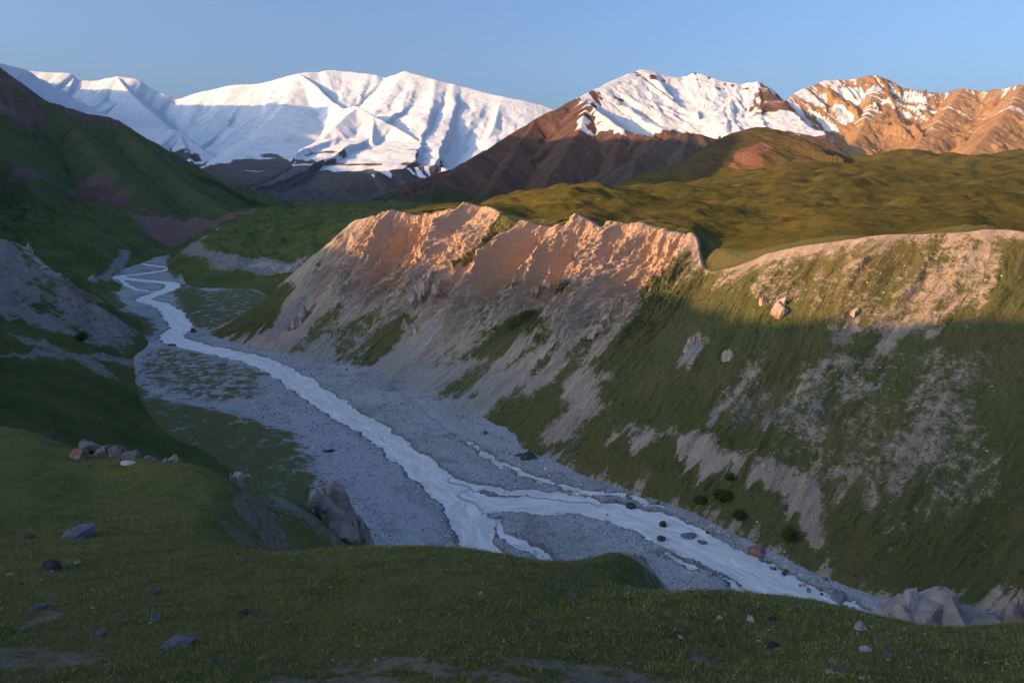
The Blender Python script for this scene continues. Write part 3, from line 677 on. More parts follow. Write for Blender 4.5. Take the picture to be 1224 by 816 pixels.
# brown ridge rising to the snow dome
r = [(jag([pt(*p) for p in [(470, 248, 3500), (510, 228, 3650), (545, 204, 3850), (600, 167, 4150), (640, 142, 4350), (672, 127, 4450), (690, 117, 4550), (712, 106, 4700), (735, 95, 4850), (765, 83, 5050), (785, 87, 5100), (812, 93, 5100), (832, 87, 5100), (860, 96, 5050), (885, 101, 5050), (905, 97, 5000), (922, 106, 5000), (940, 124, 5000), (975, 150, 5000)]], 4, 6, 41), 0.62, 4000),
     (jag([pt(*p) for p in [(690, 117, 4550), (703, 124, 4350), (722, 138, 4180), (745, 154, 4000), (775, 163, 3900), (800, 168, 3800), (830, 185, 3700)]], 4, 5, 42), 0.62, 4000),
     (jag([pt(*p) for p in [(703, 124, 4350), (690, 160, 3950), (665, 200, 3600), (640, 235, 3300)]], 4, 5, 43), 0.55, 4000),
     (jag([pt(*p) for p in [(745, 154, 4000), (735, 190, 3700), (715, 230, 3400)]], 4, 5, 44), 0.55, 4000),
     (jag([pt(*p) for p in [(640, 142, 4350), (610, 190, 3900), (580, 235, 3550)]], 4, 5, 45), 0.55, 4000),
     (jag([pt(*p) for p in [(905, 97, 5000), (900, 120, 4800), (880, 140, 4600), (865, 155, 4450)]], 4, 6, 46), 0.75, 4000),
     (jag([pt(*p) for p in [(765, 83, 5050), (775, 110, 4800), (790, 135, 4550)]], 4, 6, 47), 0.65, 4000)]
X, Y = fan(-0.30, 0.60, 560, 3100, 5500, 320, False)
Z, S, D = ridge_height(X, Y, r, 75, 190, 70, -60, 500)
n = fbm(X / 180, Y / 180, 6, 510)
xk = X / Y
snow = 0.15 + 0.75 * sm(395, 520, Z + 90 * n) * sm(0.075, 0.125, xk + 0.03 * n)
snow = snow + 0.25 * sm(0.62, 0.85, ridged(S / 85, D / 500, 3, 512)) * sm(380, 460, Z)
rk = sm(0.55, 0.9, ridged(S / 150 + .4 * n, D / 260, 4, 513))
snow = snow - 0.55 * sm(0.6, 0.3, ridged(S / 120, D / 200, 4, 514)) * sm(300, 60, D)
snow = snow - 0.42 * sm(0.31, 0.35, xk + .02 * n) * sm(560, 640, Z + 120 * n) - 0.4 * sm(0.1, 0.35, fbm(S / 90, D / 300, 4, 515)) * sm(900, 500, Z + 100 * n)
green = 0.75 * sm(190, 60, Z + 90 * n)
m_brown = mat_mountain('brown_ridge_ground', ((0.065, 0.042, 0.038), (0.145, 0.088, 0.068)), [('green', (0.045, 0.060, 0.024), (0.075, 0.085, 0.035), 0.8, 0.15), ('snow', (0.54, 0.60, 0.66), (0.60, 0.655, 0.71), 0.7, 0.06)], 0.010, 22)
grid_object('snow_dome_mountain', X, Y, Z, m_brown, dict(snow=snow, green=green), (S, D), keep=Z > -59)

# second dark ridge
r = [(jag([pt(*p) for p in [(690, 238, 3000), (725, 215, 3150), (760, 188, 3300), (800, 165, 3450), (822, 158, 3500), (850, 164, 3500), (875, 175, 3500), (900, 195, 3500)]], 4, 4, 51), 0.55, 3000),
     (jag([pt(*p) for p in [(822, 158, 3500), (815, 190, 3200), (800, 222, 2950)]], 3, 4, 52), 0.5, 3000),
     (jag([pt(*p) for p in [(760, 188, 3300), (755, 215, 3050), (745, 235, 2900)]], 3, 4, 53), 0.5, 3000)]
X, Y = fan(0.02, 0.42, 260, 2700, 3800, 160, False)
Z, S, D = ridge_height(X, Y, r, 50, 120, 50, -60, 600)
green = 0.75 * sm(170, 60, Z + 80 * fbm(X / 130, Y / 130, 5, 610))
m_dark = mat_mountain('dark_ridge_ground', ((0.060, 0.047, 0.042), (0.105, 0.082, 0.070)), [('green', (0.038, 0.052, 0.020), (0.065, 0.075, 0.030), 0.9, 0.15)], 0.014, 14)
grid_object('dark_ridge', X, Y, Z, m_dark, dict(green=green), (S, D), keep=Z > -59)

# green hill with red scars
r = [([pt(*p) for p in [(790, 228, 2150), (830, 200, 2250), (862, 170, 2350), (885, 157, 2420), (903, 152, 2450), (925, 156, 2470), (955, 166, 2480), (990, 183, 2480), (1030, 200, 2450), (1070, 210, 2400), (1130, 225, 2350)]], 0.45, 2500),
     ([pt(*p) for p in [(955, 168, 2480), (990, 188, 2300), (1010, 205, 2150)]], 0.40, 2500)]
X, Y = fan(0.18, 0.72, 420, 1850, 2800, 300, False)
Z, S, D = ridge_height(X, Y, r, 30, 110, 60, -60, 700, 90)
n = fbm(X / 70, Y / 70, 5, 710); red = np.zeros(X.shape)
for a, w in (([(862, 215, 2100), (880, 200, 2200), (910, 185, 2280)], 32), ([(898, 208, 2130), (905, 195, 2200)], 20), ([(950, 215, 2100), (960, 212, 2120)], 25), ([(975, 195, 2260), (980, 198, 2250)], 18), ([(935, 162, 2430), (950, 180, 2350)], 16), ([(935, 213, 2080), (940, 215, 2080)], 18)):
    d, _, _, _ = polydist(X, Y, wl_(a)); red = np.maximum(red, 0.66 * sm(w * 2.2, w * .3, d + 34 * n))
m_hill = mat_mountain('green_hill_ground', ((0.048, 0.044, 0.020), (0.090, 0.068, 0.034)), [('red', (0.125, 0.062, 0.044), (0.20, 0.105, 0.072), 0.8, 0.15)], 0.02, 9)
grid_object('green_hill', X, Y, Z, m_hill, dict(red=red), (S, D), keep=Z > -59)

# right-hand range, brown with snow gullies
r = [(jag([pt(*p) for p in [(820, 180, 4400), (852, 163, 4500), (905, 146, 4700), (925, 132, 4850), (950, 111, 5000), (968, 103, 5100), (985, 96, 5150), (1010, 96, 5200), (1045, 90, 5200), (1062, 95, 5200), (1080, 105, 5150), (1100, 109, 5100), (1130, 112, 5050), (1150, 106, 5000), (1172, 109, 4950), (1195, 107, 4850), (1224, 100, 4750), (1300, 80, 4600), (1420, 60, 4500)]], 4, 6, 61), 0.66, 4000),
     (jag([pt(*p) for p in [(1045, 90, 5200), (1040, 128, 4850), (1022, 168, 4450), (1005, 192, 4200)]], 4, 10, 63), 0.42, 4000),
     (jag([pt(*p) for p in [(1150, 106, 5000), (1120, 146, 4600), (1085, 185, 4200)]], 4, 10, 65), 0.42, 4000),
     (jag([pt(*p) for p in [(1224, 100, 4750), (1190, 150, 4250), (1150, 192, 3800)]], 4, 10, 66), 0.42, 4000)]
X, Y = fan(0.25, 1.25, 560, 2650, 5600, 360, False)
Z, S, D = ridge_height(X, Y, r, 125, 150, 90, 60, 800)
base = 140 + 0.02 * (Y - 2700)
Z = np.maximum(Z, base - 40 + 18 * fbm(X / 300, Y / 300, 4, 811))
n = fbm(X / 200, Y / 200, 6, 810); gl = ridged(S / 170, D / 680, 5, 800, 0.52)
gul = np.maximum(0.8 * sm(0.56, 0.36, gl), sm(0.5, 0.32, ridged(S / 38 + .25 * n, D / 520, 3, 812)))
xk = X / Y
snow = 0.11 + 0.50 * gul * sm(330, 560, Z + 150 * n - 260 * np.clip(xk - 0.58, 0, .5)) + 0.16 * sm(640, 800, Z + 60 * n) * sm(0.62, 0.55, xk) + 0.10 * sm(0.6, 0.45, xk)
snow += 0.25 * sm(0.42, 0.34, xk) * sm(420, 520, Z)
green = 0.8 * sm(400, 240, Z + 120 * n)
m_range = mat_mountain('brown_range_ground', ((0.19, 0.115, 0.065), (0.34, 0.22, 0.125)), [('green', (0.065, 0.072, 0.024), (0.12, 0.105, 0.042), 0.9, 0.15), ('snow', (0.54, 0.60, 0.66), (0.60, 0.655, 0.71), 0.8, 0.06)], 0.012, 20)
grid_object('mountain_right', X, Y, Z, m_range, dict(snow=snow, green=green), (S, D))

# ---------------- the range on the sun's side, beyond the left edge of the view; its crest throws the morning shade
SH = SV / math.hypot(SV[0], SV[1])
def sunward(P, tt): return tuple(np.asarray(P) + SH * tt)
edge = [(390, 292, 440), (440, 302, 420), (540, 322, 378), (640, 328, 340), (740, 334, 310), (800, 346, 290), (850, 364, 262), (925, 384, 246), (1000, 374, 246), (1060, 390, 236), (1120, 408, 228), (1190, 384, 238), (1240, 376, 232), (1330, 380, 232), (1430, 400, 232)]
_wp = np.c_[PX.ravel(), PY.ravel(), PZ.ravel()]
crest = [sunward(_wp[wall_index(*p[:2])], 800) for p in edge]
a0 = np.array(crest[0]); a1 = np.array(crest[-1])
crest = [tuple(a0 + np.array([-500, 700, 260])), tuple(a0 + np.array([-160, 260, 80]))] + crest + [tuple(a1 + np.array([40, -300, -10])), tuple(a1 + np.array([0, -900, 20])), tuple(a1 + np.array([200, -2000, 30]))]
far = [tuple(a0 + np.array([-500, 700, 260])), (-1500, 700, 420), (-2150, 800, 700), (-2300, 820, 940), (-2400, 880, 1130), (-2500, 1200, 1200), (-2900, 2050, 1430), (-3050, 2750, 1290), (-3500, 3300, 1280), (-5000, 5000, 1350), (-6000, 5439, 1700), (-6200, 5650, 1900), (-6330, 5926, 1960), (-6455, 6656, 2460), (-6900, 7700, 2200), (-7500, 8700, 2050)]
def caster(name, ridges, x0, x1, y0, y1, step, seed, amp, keepf):
    Yg, Xg = np.meshgrid(np.arange(y0, y1, step), np.arange(x0, x1, step), indexing='ij')
    Z, S, D = ridge_height(Xg, Yg, ridges, amp, 160, 0, -120, seed)
    grid_object(name, Xg, Yg, Z, m_left, dict(red=0.4 * sm(100, 500, Z)), (S, D), keep=keepf(Xg, Yg, Z))
caster('hillside_beyond_view', [(crest, 0.55, 1200)], -2000, 300, -2600, 1300, 12.0, 900, 30, lambda x, y, z: (x < -0.80 * np.maximum(y, 0) - 60) & (z > -119))
caster('range_beyond_view', [(jag(far, 4, 10, 72), 0.7, 2500)], -8600, -400, -1500, 9000, 50.0, 950, 40, lambda x, y, z: (x < -0.80 * np.maximum(y, 0) - 60) & (z > -119))

# ================================================================== ROCKS, BUSHES, STONES, GRASS
def rock_mat(name, a, b, c, sc=1.0):
    N = Nodes(name); n1 = N.noise(1.6 * sc, 6, 0.6); n2 = N.noise(7 * sc, 8, 0.75)
    col = N.mix(N.step(n1, 0.38, 0.62), a, b); col = N.mix(N.math('MULTIPLY', N.step(n2, 0.5, 0.72), 0.7), col, c)
    return N.done(col, N.bump(n2, 0.12 / sc, 0.9, N.bump(n1, 0.3 / sc, 0.6)))
RM = dict(pale=rock_mat('pale_stone', (0.42, 0.40, 0.38), (0.55, 0.53, 0.50), (0.30, 0.28, 0.26)),
          slate=rock_mat('slate_stone', (0.10, 0.105, 0.13), (0.17, 0.175, 0.205), (0.24, 0.24, 0.26)),
          red=rock_mat('reddish_stone', (0.17, 0.095, 0.075), (0.27, 0.16, 0.12), (0.20, 0.18, 0.17)),
          dark=rock_mat('dark_stone', (0.045, 0.045, 0.048), (0.085, 0.080, 0.078), (0.14, 0.13, 0.125)),
          buff=rock_mat('buff_stone', (0.30, 0.235, 0.20), (0.43, 0.35, 0.30), (0.24, 0.20, 0.185)),
          grey=rock_mat('grey_stone', (0.20, 0.20, 0.21), (0.31, 0.305, 0.30), (0.40, 0.39, 0.38)),
          darkbig=rock_mat('dark_crag', (0.13, 0.115, 0.11), (0.22, 0.195, 0.185), (0.09, 0.08, 0.078), 0.5),
          buffbig=rock_mat('buff_crag', (0.33, 0.245, 0.20), (0.47, 0.37, 0.31), (0.24, 0.19, 0.17), 0.22),
          greybig=rock_mat('grey_crag', (0.29, 0.265, 0.25), (0.43, 0.39, 0.365), (0.20, 0.18, 0.17), 0.4),
          pinkbig=rock_mat('pinkish_crag', (0.27, 0.20, 0.175), (0.38, 0.31, 0.285), (0.19, 0.17, 0.165), 0.5))
def perlin3(P, f, seed):
    return (perlin(P[:, 0] * f + seed, P[:, 1] * f + P[:, 2] * f * .7, seed) + perlin(P[:, 1] * f + 3.3, P[:, 2] * f + P[:, 0] * f * .6 + seed, seed + 1) + perlin(P[:, 2] * f - seed, P[:, 0] * f - P[:, 1] * f * .5, seed + 2)) / 1.8
def ico(sub):
    bm = bmesh.new(); bmesh.ops.create_icosphere(bm, subdivisions=sub, radius=1.0)
    v = np.array([x.co[:] for x in bm.verts]); f = np.array([[w.index for w in x.verts] for x in bm.faces]); bm.free(); return v, f
ICO = {k: ico(k) for k in (1, 2, 3, 4)}
def rock_shape(seed, sub=3, cuts=11, rough=0.10):
    rs = np.random.RandomState(seed); v, f = ICO[sub]; v = v.copy()
    for _ in range(cuts):
        n = rs.normal(size=3); n /= np.linalg.norm(n); d = rs.uniform(0.45, 0.85)
        q = v @ n; m = q > d; v[m] -= np.outer(q[m] - d, n)
    v *= (1 + rough * perlin3(v, 2.1, seed) + 0.5 * rough * perlin3(v, 5.0, seed + 5))[:, None]
    return v, f
def mesh_from(name, v, f, mat, smooth=False):
    me = bpy.data.meshes.new(name); v = np.asarray(v, np.float32); f = np.asarray(f, np.int32); k = f.shape[1]
    me.vertices.add(len(v)); me.vertices.foreach_set('co', v.ravel())
    me.loops.add(f.size); me.loops.foreach_set('vertex_index', f.ravel())
    me.polygons.add(len(f)); me.polygons.foreach_set('loop_start', np.arange(0, f.size, k, dtype=np.int32))
    me.polygons.foreach_set('use_smooth', np.full(len(f), smooth)); me.update(calc_edges=True)
    me.materials.append(mat); return me
_rocks = {}
def rock_mesh(i, m):
    if (i, m) not in _rocks:
        v, f = rock_shape(1000 + i, 2, 11, 0.10); _rocks[(i, m)] = mesh_from('rock', v, f, RM[m])
    return _rocks[(i, m)]
def tag(o, label, cat, group=None):
    o['label'] = label; o['category'] = cat
    if group: o['group'] = group
    return o
mqx, mqy = proj(np.c_[MX.ravel(), MY.ravel(), MZ.ravel()]); mP = np.c_[MX.ravel(), MY.ravel(), MZ.ravel()]
def on_meadow(px, py):
    d2 = (mqx - px) ** 2 + (mqy - py) ** 2; c = np.where(d2 < 9)[0]
    i = c[np.argmin(mP[c, 1])] if len(c) else int(np.argmin(d2)); return mP[i].copy()
wP = np.c_[PX.ravel(), PY.ravel(), PZ.ravel()]
def on_side(px, py): return wP[wall_index(px, py)].copy()
def on_floor(px, py): p = np.array(fl(px, py)); p[2] += 0.1; return p
rr = random.Random(5)
def rock(where, px, py, wpx, asp, m, label, group=None, name='rock', deep=1.0, sink=0.47):
    """a boulder wpx photo pixels wide, asp = height/width"""
    p = where(px, py); r = wpx / F * np.linalg.norm(p) * 0.5
    o = link(bpy.data.objects.new(name, rock_mesh(rr.randrange(9), m)))
    hz = r * asp * 1.25
    o.location = (p[0], p[1], p[2] + hz * (1 - 2 * sink) * 0.7); o.scale = (r * 1.12, r * deep, hz); o.rotation_euler = (rr.uniform(-.15, .15), rr.uniform(-.15, .15), rr.uniform(0, 6.28) if deep == 1.0 else rr.uniform(-.3, .3))
    return tag(o, label, 'rock', group)
ME = on_meadow
for a in [
 (97, 545, 22, .75, 'red', 'rounded reddish brown boulder on the meadow rim, left of the grey pinnacles'),
 (65, 514, 15, .8, 'dark', 'dark brown boulder at the top left rim of the meadow'),
 (153, 553, 16, .35, 'pale', 'flat white slab lying beside the grey pinnacle on the meadow rim'),
 (95, 638, 38, .32, 'slate', 'broad flat purple grey slab, largest stone on the left of the meadow'),
 (60, 677, 22, .6, 'dark', 'dark pointed rock below the broad flat slab'),
 (212, 769, 38, .34, 'slate', 'long blue grey slab in the grass at the lower left'),
 (186, 737, 13, .8, 'slate', 'upright blue grey stone straight above the long slab'),
 (185, 707, 13, .5, 'slate', 'small tilted blue grey stone in the middle of the left meadow'),
 (38, 641, 10, .6, 'dark', 'small dark stone left of the broad flat slab'),
 (45, 725, 24, .25, 'slate', 'flat slate stone sunk in the turf at the far left'),
 (120, 756, 15, .4, 'slate', 'low slate stone left of the long slab'),
 (293, 731, 14, .55, 'dark', 'brown stone beside a small slate stone in the lower meadow'),
 (315, 734, 9, .5, 'slate', 'small slate stone just right of the brown stone'),
 (253, 789, 10, .5, 'slate', 'small blue stone below the long slab'),
 (630, 746, 14, .5, 'red', 'dark red brown stone in the middle of the meadow'),
 (687, 710, 11, .7, 'slate', 'grey stone under the left end of the bare scar'),
 (842, 787, 22, .3, 'slate', 'flat blue slate in the grass at the lower right'),
 (925, 771, 14, .5, 'dark', 'dark brown stone with rubble on the lower right meadow'),
 (897, 740, 11, .8, 'pale', 'white stone next to a dark stone near the river side rim'),
 (922, 739, 12, .55, 'dark', 'dark stone right of the white stone near the rim'),
 (862, 737, 7, .8, 'pale', 'small white stone below the rim, left of the white and dark pair'),
 (1030, 750, 13, 1.0, 'pale', 'upright white boulder left of the grey outcrop on the right rim'),
 (1034, 775, 15, .35, 'pale', 'flat white stone below the upright white boulder'),
 (1063, 778, 16, .45, 'slate', 'blue slate right of the flat white stone'),
 (1007, 797, 12, .5, 'slate', 'small blue slate near the bottom edge on the right'),
 (993, 801, 10, .4, 'pale', 'pale chip at the bottom edge on the right'),
 (577, 707, 6, .7, 'pale', 'lone small white stone in the middle of the meadow'),
 (815, 760, 8, .5, 'pale', 'small pale stone left of the flat blue slate'),
 (93, 670, 7, .6, 'pale', 'small white stone right of the dark pointed rock'),
 (14, 684, 6, .5, 'pale', 'white chip at the left edge of the meadow'),
]: rock(ME, *a)
# scattered stones on the turf
for i in range(150):
    px, py = rr.uniform(0, 1224), rr.uniform(675, 812)
    if px > 820 and rr.random() < .0: continue
    if py < 735 and px > 700: py = rr.uniform(740, 812)
    if rr.random() < 0.45: px = rr.uniform(800, 1224); py = rr.uniform(745, 812)
    m = rr.choice(['pale', 'pale', 'grey', 'slate', 'dark'])
    adj = dict(pale='pale', grey='grey', slate='blue grey', dark='dark')[m]; side = 'right' if px > 800 else ('left' if px < 400 else 'middle')
    rock(ME, px, py, rr.uniform(2.0, 5.5), rr.uniform(.3, .7), m, 'small %s stone scattered in the grass on the %s of the meadow' % (adj, side), 'small %s stones on the %s of the meadow' % (adj, side), 'stone')
for i in range(40):
    px, py = rr.uniform(285, 340), rr.uniform(590, 655)
    rock(ME, px, py, rr.uniform(1.5, 4), rr.uniform(.4, .8), 'grey', 'small grey stone on the bare slope below the left meadow rim', 'grey stones on the slope below the rim', 'stone')
# boulders in and along the river
FL = on_floor
for a in [
 (793, 628, 11, .7, 'dark', 'upper of two dark round boulders standing in the river'), (791, 644, 12, .75, 'dark', 'lower of two dark round boulders standing in the river'),
 (753, 605, 14, .35, 'dark', 'flat dark rock at the far bank above the two river boulders'), (735, 599, 6, .6, 'dark', 'small dark rock in the water near the flat bank rock'),
 (824, 640, 20, .3, 'slate', 'long low dark rock shoal in midstream'), (840, 648, 12, .35, 'slate', 'smaller dark rock below the midstream shoal'),
 (905, 659, 24, .7, 'red', 'big brown boulder on the far bank of the river'), (393, 541, 16, .5, 'dark', 'dark boulder lying on the pale gravel at the left'),
 (634, 549, 24, .6, 'dark', 'large dark boulder at the foot of the green slope'), (619, 546, 13, .7, 'dark', 'dark boulder left of the large one at the slope foot'),
 (1048, 698, 18, .8, 'slate', 'big dark boulder in the stream right of the river'), (1067, 703, 18, .7, 'dark', 'dark boulder touching the big one by the right stream'),
 (946, 668, 9, .7, 'pale', 'white boulder on the far bank near the river bend'), (960, 672, 12, .6, 'red', 'reddish boulder right of the white bank boulder'), (935, 664, 14, .6, 'red', 'dark reddish boulder left of the white bank boulder'),
 (1003, 714, 18, .5, 'slate', 'low slate boulder at the river edge on the right'), (985, 694, 12, .6, 'slate', 'slate boulder among bank rubble on the right'), (1022, 702, 12, .7, 'dark', 'dark boulder between bank rubble and the right stream'),
 (206, 413, 9, .5, 'dark', 'dark rock in the far river by the grassy fan'), (232, 397, 9, .8, 'dark', 'black boulder at the far river bend'), (845, 636, 5, .6, 'dark', 'tiny dark rock above the midstream shoal'),
 (497, 605, 7, .5, 'dark', 'dark stone at the tip of the gravel island'), (425, 571, 6, .5, 'slate', 'slate stone on the left gravel flat'), (1085, 728, 16, .6, 'red', 'brown boulder behind the right rim outcrop'),
 (380, 690, 9, .6, 'grey', 'grey stone at the gravel edge behind the meadow'), (680, 575, 10, .5, 'grey', 'grey stone on the bank below the green slope')]:
    rock(FL, *a)
for i in range(110):
    t_ = rr.random(); px = 560 + 480 * t_; py = 505 + 210 * t_ ** 1.05 + rr.uniform(-4, 14) + 12 * math.sin(t_ * 9)
    m = rr.choice(['grey', 'slate', 'pale', 'dark', 'red']); adj = dict(grey='grey', slate='blue grey', pale='pale', dark='dark', red='reddish')[m]
    part = 'below the green slope' if px < 700 else ('opposite the two midstream boulders' if px < 860 else 'near the brown bank boulder')
    rock(FL, px, py, rr.uniform(2.5, 7.5), rr.uniform(.4, .8), m, 'small %s boulder in the far bank rubble %s' % (adj, part), '%s bank boulders %s' % (adj, part), 'boulder')
for i in range(60):
    k = i % 3; px, py = [(rr.uniform(580, 760), rr.uniform(612, 665)), (rr.uniform(560, 700), rr.uniform(540, 590)), (rr.uniform(400, 520), rr.uniform(520, 640))][k]
    m = rr.choice(['grey', 'slate', 'pale']); adj = dict(grey='grey', slate='blue grey', pale='pale')[m]
    part = ['gravel island below the fork', 'gravel flat between river and green slope', 'gravel flat left of the main channel'][k]
    rock(FL, px, py, rr.uniform(2, 4.5), rr.uniform(.4, .7), m, 'loose %s stone on the %s' % (adj, part), '%s stones on the %s' % (adj, part), 'stone')

# crags: lumps grown into one mesh
def crag(name, lumps, where, m, label, seed, sub=3):
    """lumps: (px, py_base, width px, height px, distance)"""
    V, Fc, n = [], [], 0
    c = np.array(pt(lumps[0][0], lumps[0][1], lumps[0][4])) if where is None else where(lumps[0][0], lumps[0][1])
    for k, (px, py, w, h, Yd) in enumerate(lumps):
        p = np.array(pt(px, py, Yd)) if where is None else where(px, py)
        sc = np.linalg.norm(p) / F
        rs_ = np.random.RandomState(seed * 3 + k)
        for b in range(4):
            v, f = rock_shape(seed + k * 7 + b, sub, 22, 0.05)
            v = v + 0.05 * np.stack([perlin3(v * [1, 1, .4], 5.2, seed + 11 + k), perlin3(v * [1, 1, .4], 4.6, seed + 23 + k), perlin3(v, 6, seed + 31 + k)], -1)
            v[:, 2] = np.where(v[:, 2] > 0, v[:, 2], v[:, 2] * 0.7)
            v[:, :2] *= (1 - 0.22 * np.clip(v[:, 2], 0, 1))[:, None]
            an = rs_.uniform(0, 6.28); ti = rs_.uniform(-.14, .14); c_, s_ = math.cos(an), math.sin(an)
            v = v @ np.array([[c_, -s_, 0], [s_, c_, 0], [0, 0, 1.0]]); v[:, 0] += ti * v[:, 2]
            q_ = 1.0 if b == 0 else rs_.uniform(.45, .8)
            off = np.zeros(3) if b == 0 else np.array([rs_.uniform(-.3, .3) * w, rs_.uniform(-.3, .2) * w, rs_.uniform(-.1, .06) * h]) * sc
            v = v * [w * .50 * sc * q_, w * .50 * sc * q_, h * 0.98 * sc * (q_ ** .7)] + (p - c) + off
            V.append(v); Fc.append(f + n); n += len(v)
    me = mesh_from(name, np.concatenate(V), np.concatenate(Fc), RM[m])
    o = link(bpy.data.objects.new(name, me)); o.location = c; return tag(o, label, 'rock')
crag('rock_outcrop', [(402, 618, 44, 46, 69), (388, 606, 30, 26, 68), (376, 600, 22, 16, 67), (416, 630, 44, 46, 70), (428, 644, 36, 40, 72), (438, 654, 26, 26, 73), (406, 640, 46, 34, 67)], None, 'pinkbig', 'tall pinkish grey rock outcrop on the spur above the gravel', 2001, 3)
crag('rock_outcrop', [(1125, 752, 120, 42, 28), (1092, 750, 84, 44, 27.6), (1160, 756, 90, 30, 28), (1118, 744, 48, 40, 28.2), (1092, 738, 44, 32, 27.8), (1070, 756, 44, 22, 27), (1188, 760, 50, 18, 28)], None, 'greybig', 'broad grey and pink rock outcrop at the right rim of the meadow', 2101, 3)
crag('rock_outcrop', [(1206, 750, 40, 34, 28.5), (1216, 744, 22, 36, 29), (1228, 748, 26, 42, 29)], None, 'pinkbig', 'jagged rock at the right edge of the picture beside the broad outcrop', 2201)
crag('pinnacle', [(182, 560, 26, 22, 60), (174, 562, 18, 13, 60)], None, 'darkbig', 'squat grey pinnacle on the meadow rim left of a pinkish one', 2301)
crag('pinnacle', [(207, 563, 27, 24, 58.5), (217, 565, 18, 12, 58.5)], None, 'pinkbig', 'pinkish pinnacle on the meadow rim, middle of three', 2401)
crag('pinnacle', [(284, 580, 17, 24, 55), (275, 580, 14, 9, 55)], None, 'pinkbig', 'lone narrow pinnacle at the corner of the meadow rim', 2501)
crag('rock_outcrop', [(158, 553, 30, 18, 62), (146, 547, 30, 20, 63), (128, 542, 30, 15, 64), (108, 534, 30, 12, 65)], None, 'darkbig', 'low grey rock rib running down behind the meadow rim', 2601)
crag('rock_outcrop', [(767, 676, 14, 18, 34.5), (758, 666, 12, 8, 34), (778, 690, 12, 16, 35)], None, 'pinkbig', 'small pinkish rock rib at the bare scar on the rim', 2701)
crag('rock_outcrop', [(930, 374, 24, 15, 0), (934, 364, 16, 10, 0)], on_side, 'buffbig', 'pale sunlit rock outcrop on the grassy slope at the shadow line', 2801)
crag('rock_outcrop', [(912, 362, 10, 12, 0)], on_side, 'buffbig', 'narrow pale rock fin left of the sunlit outcrop', 2901)
crag('rock_outcrop', [(868, 430, 13, 13, 0), (872, 426, 10, 12, 0)], on_side, 'buffbig', 'small pale rock tooth in the green below the shadow line', 3001)
crag('rock_outcrop', [(821, 418, 11, 12, 0), (825, 412, 10, 12, 0), (829, 406, 9, 9, 0)], on_side, 'buffbig', 'strip of pale rocks left of the rock tooth', 3101)
crag('rock_outcrop', [(1019, 376, 7, 10, 0), (1023, 372, 6, 6, 0)], on_side, 'buffbig', 'little orange rock knob on the shadow line right of the sunlit outcrop', 3201)
crag('rock_outcrop', [(502, 345, 22, 20, 0), (512, 336, 20, 18, 0), (496, 360, 18, 16, 0), (520, 348, 16, 13, 0), (505, 326, 16, 16, 0)], on_side, 'buffbig', 'pale craggy rib halfway up the left part of the cliff', 3301)
crag('rock_outcrop', [(490, 396, 14, 14, 0), (484, 392, 8, 14, 0), (498, 398, 10, 8, 0)], on_side, 'buffbig', 'pale block standing on the scree below the craggy rib', 3401)
crag('rock_outcrop', [(715, 395, 20, 13, 0), (724, 383, 18, 13, 0), (706, 404, 15, 9, 0)], on_side, 'buffbig', 'pale crag above the narrow grey scree chute', 3501)
crag('rock_outcrop', [(640, 350, 15, 11, 0), (650, 340, 15, 10, 0)], on_side, 'buffbig', 'short pale crag in the middle of the cliff face', 3601)
crag('rock_outcrop', [(356, 388, 14, 16, 0), (348, 392, 10, 10, 0), (364, 378, 12, 16, 0)], on_side, 'buffbig', 'rounded buff crag near the left foot of the cliff', 3701)
crag('rock_outcrop', [(68, 358, 26, 18, 415), (84, 356, 22, 14, 413), (58, 352, 18, 14, 417), (98, 362, 16, 8, 411)], None, 'pinkbig', 'reddish crag on the crest of the left spur', 3801)
crag('rock_outcrop', [(30, 306, 16, 14, 440), (36, 308, 8, 18, 438), (20, 302, 16, 8, 441)], None, 'greybig', 'grey crag high on the crest of the left spur', 3901)
crag('rock_outcrop', [(110, 340, 14, 14, 640), (104, 342, 8, 10, 640)], None, 'greybig', 'grey crag in the hollow behind the left spur', 4001)

# bushes
def bush(px, py, w, h, where, label):
    p = where(px, py); sc = np.linalg.norm(p) / F; rs = np.random.RandomState(int(px * 7 + py))
    root = link(bpy.data.objects.new('bush', None)); root.location = p; tag(root, label, 'bush')
    n = 900; a = rs.normal(size=(n, 3)); a /= np.linalg.norm(a, axis=1)[:, None]; rad = rs.uniform(.45, 1, n) ** .5 * (1 + .25 * rs.normal(size=n))
    c = a * rad[:, None] * [w * .5 * sc, w * .5 * sc, h * .5 * sc] + [0, 0, h * .45 * sc]
    q = rs.normal(size=(n, 3, 3)) * w * .055 * sc
    v = (c[:, None] + q).reshape(-1, 3); me = mesh_from('foliage', v, np.arange(3 * n).reshape(-1, 3), M_LEAF)
    o = link(bpy.data.objects.new('foliage', me)); o.parent = root
    sv, sf = [], []
    for k in range(5):
        d = np.array([rs.uniform(-.3, .3) * w, rs.uniform(-.3, .3) * w, h * .6]) * sc; r0 = w * .02 * sc; b = len(sv)
        for j in range(3): sv.append([math.cos(j * 2.1) * r0, math.sin(j * 2.1) * r0, -h * .1 * sc])
        sv.append(d); sf += [(b, b + 1, b + 3), (b + 1, b + 2, b + 3), (b + 2, b, b + 3)]
    o = link(bpy.data.objects.new('stem', mesh_from('stem', sv, sf, M_STEM))); o.parent = root
N = Nodes('bush_leaf'); M_LEAF = N.done(N.mix(N.noise(1.2), (0.035, 0.055, 0.018), (0.07, 0.095, 0.03)))
N = Nodes('bush_stem'); M_STEM = N.done(N.mix(N.noise(6), (0.06, 0.045, 0.03), (0.11, 0.085, 0.06)))
bush(884, 621, 14, 11, on_side, 'round dark bush on the slope foot above the river')
bush(943, 645, 14, 17, on_side, 'tall dark bush at the foot of the bare pink bank')
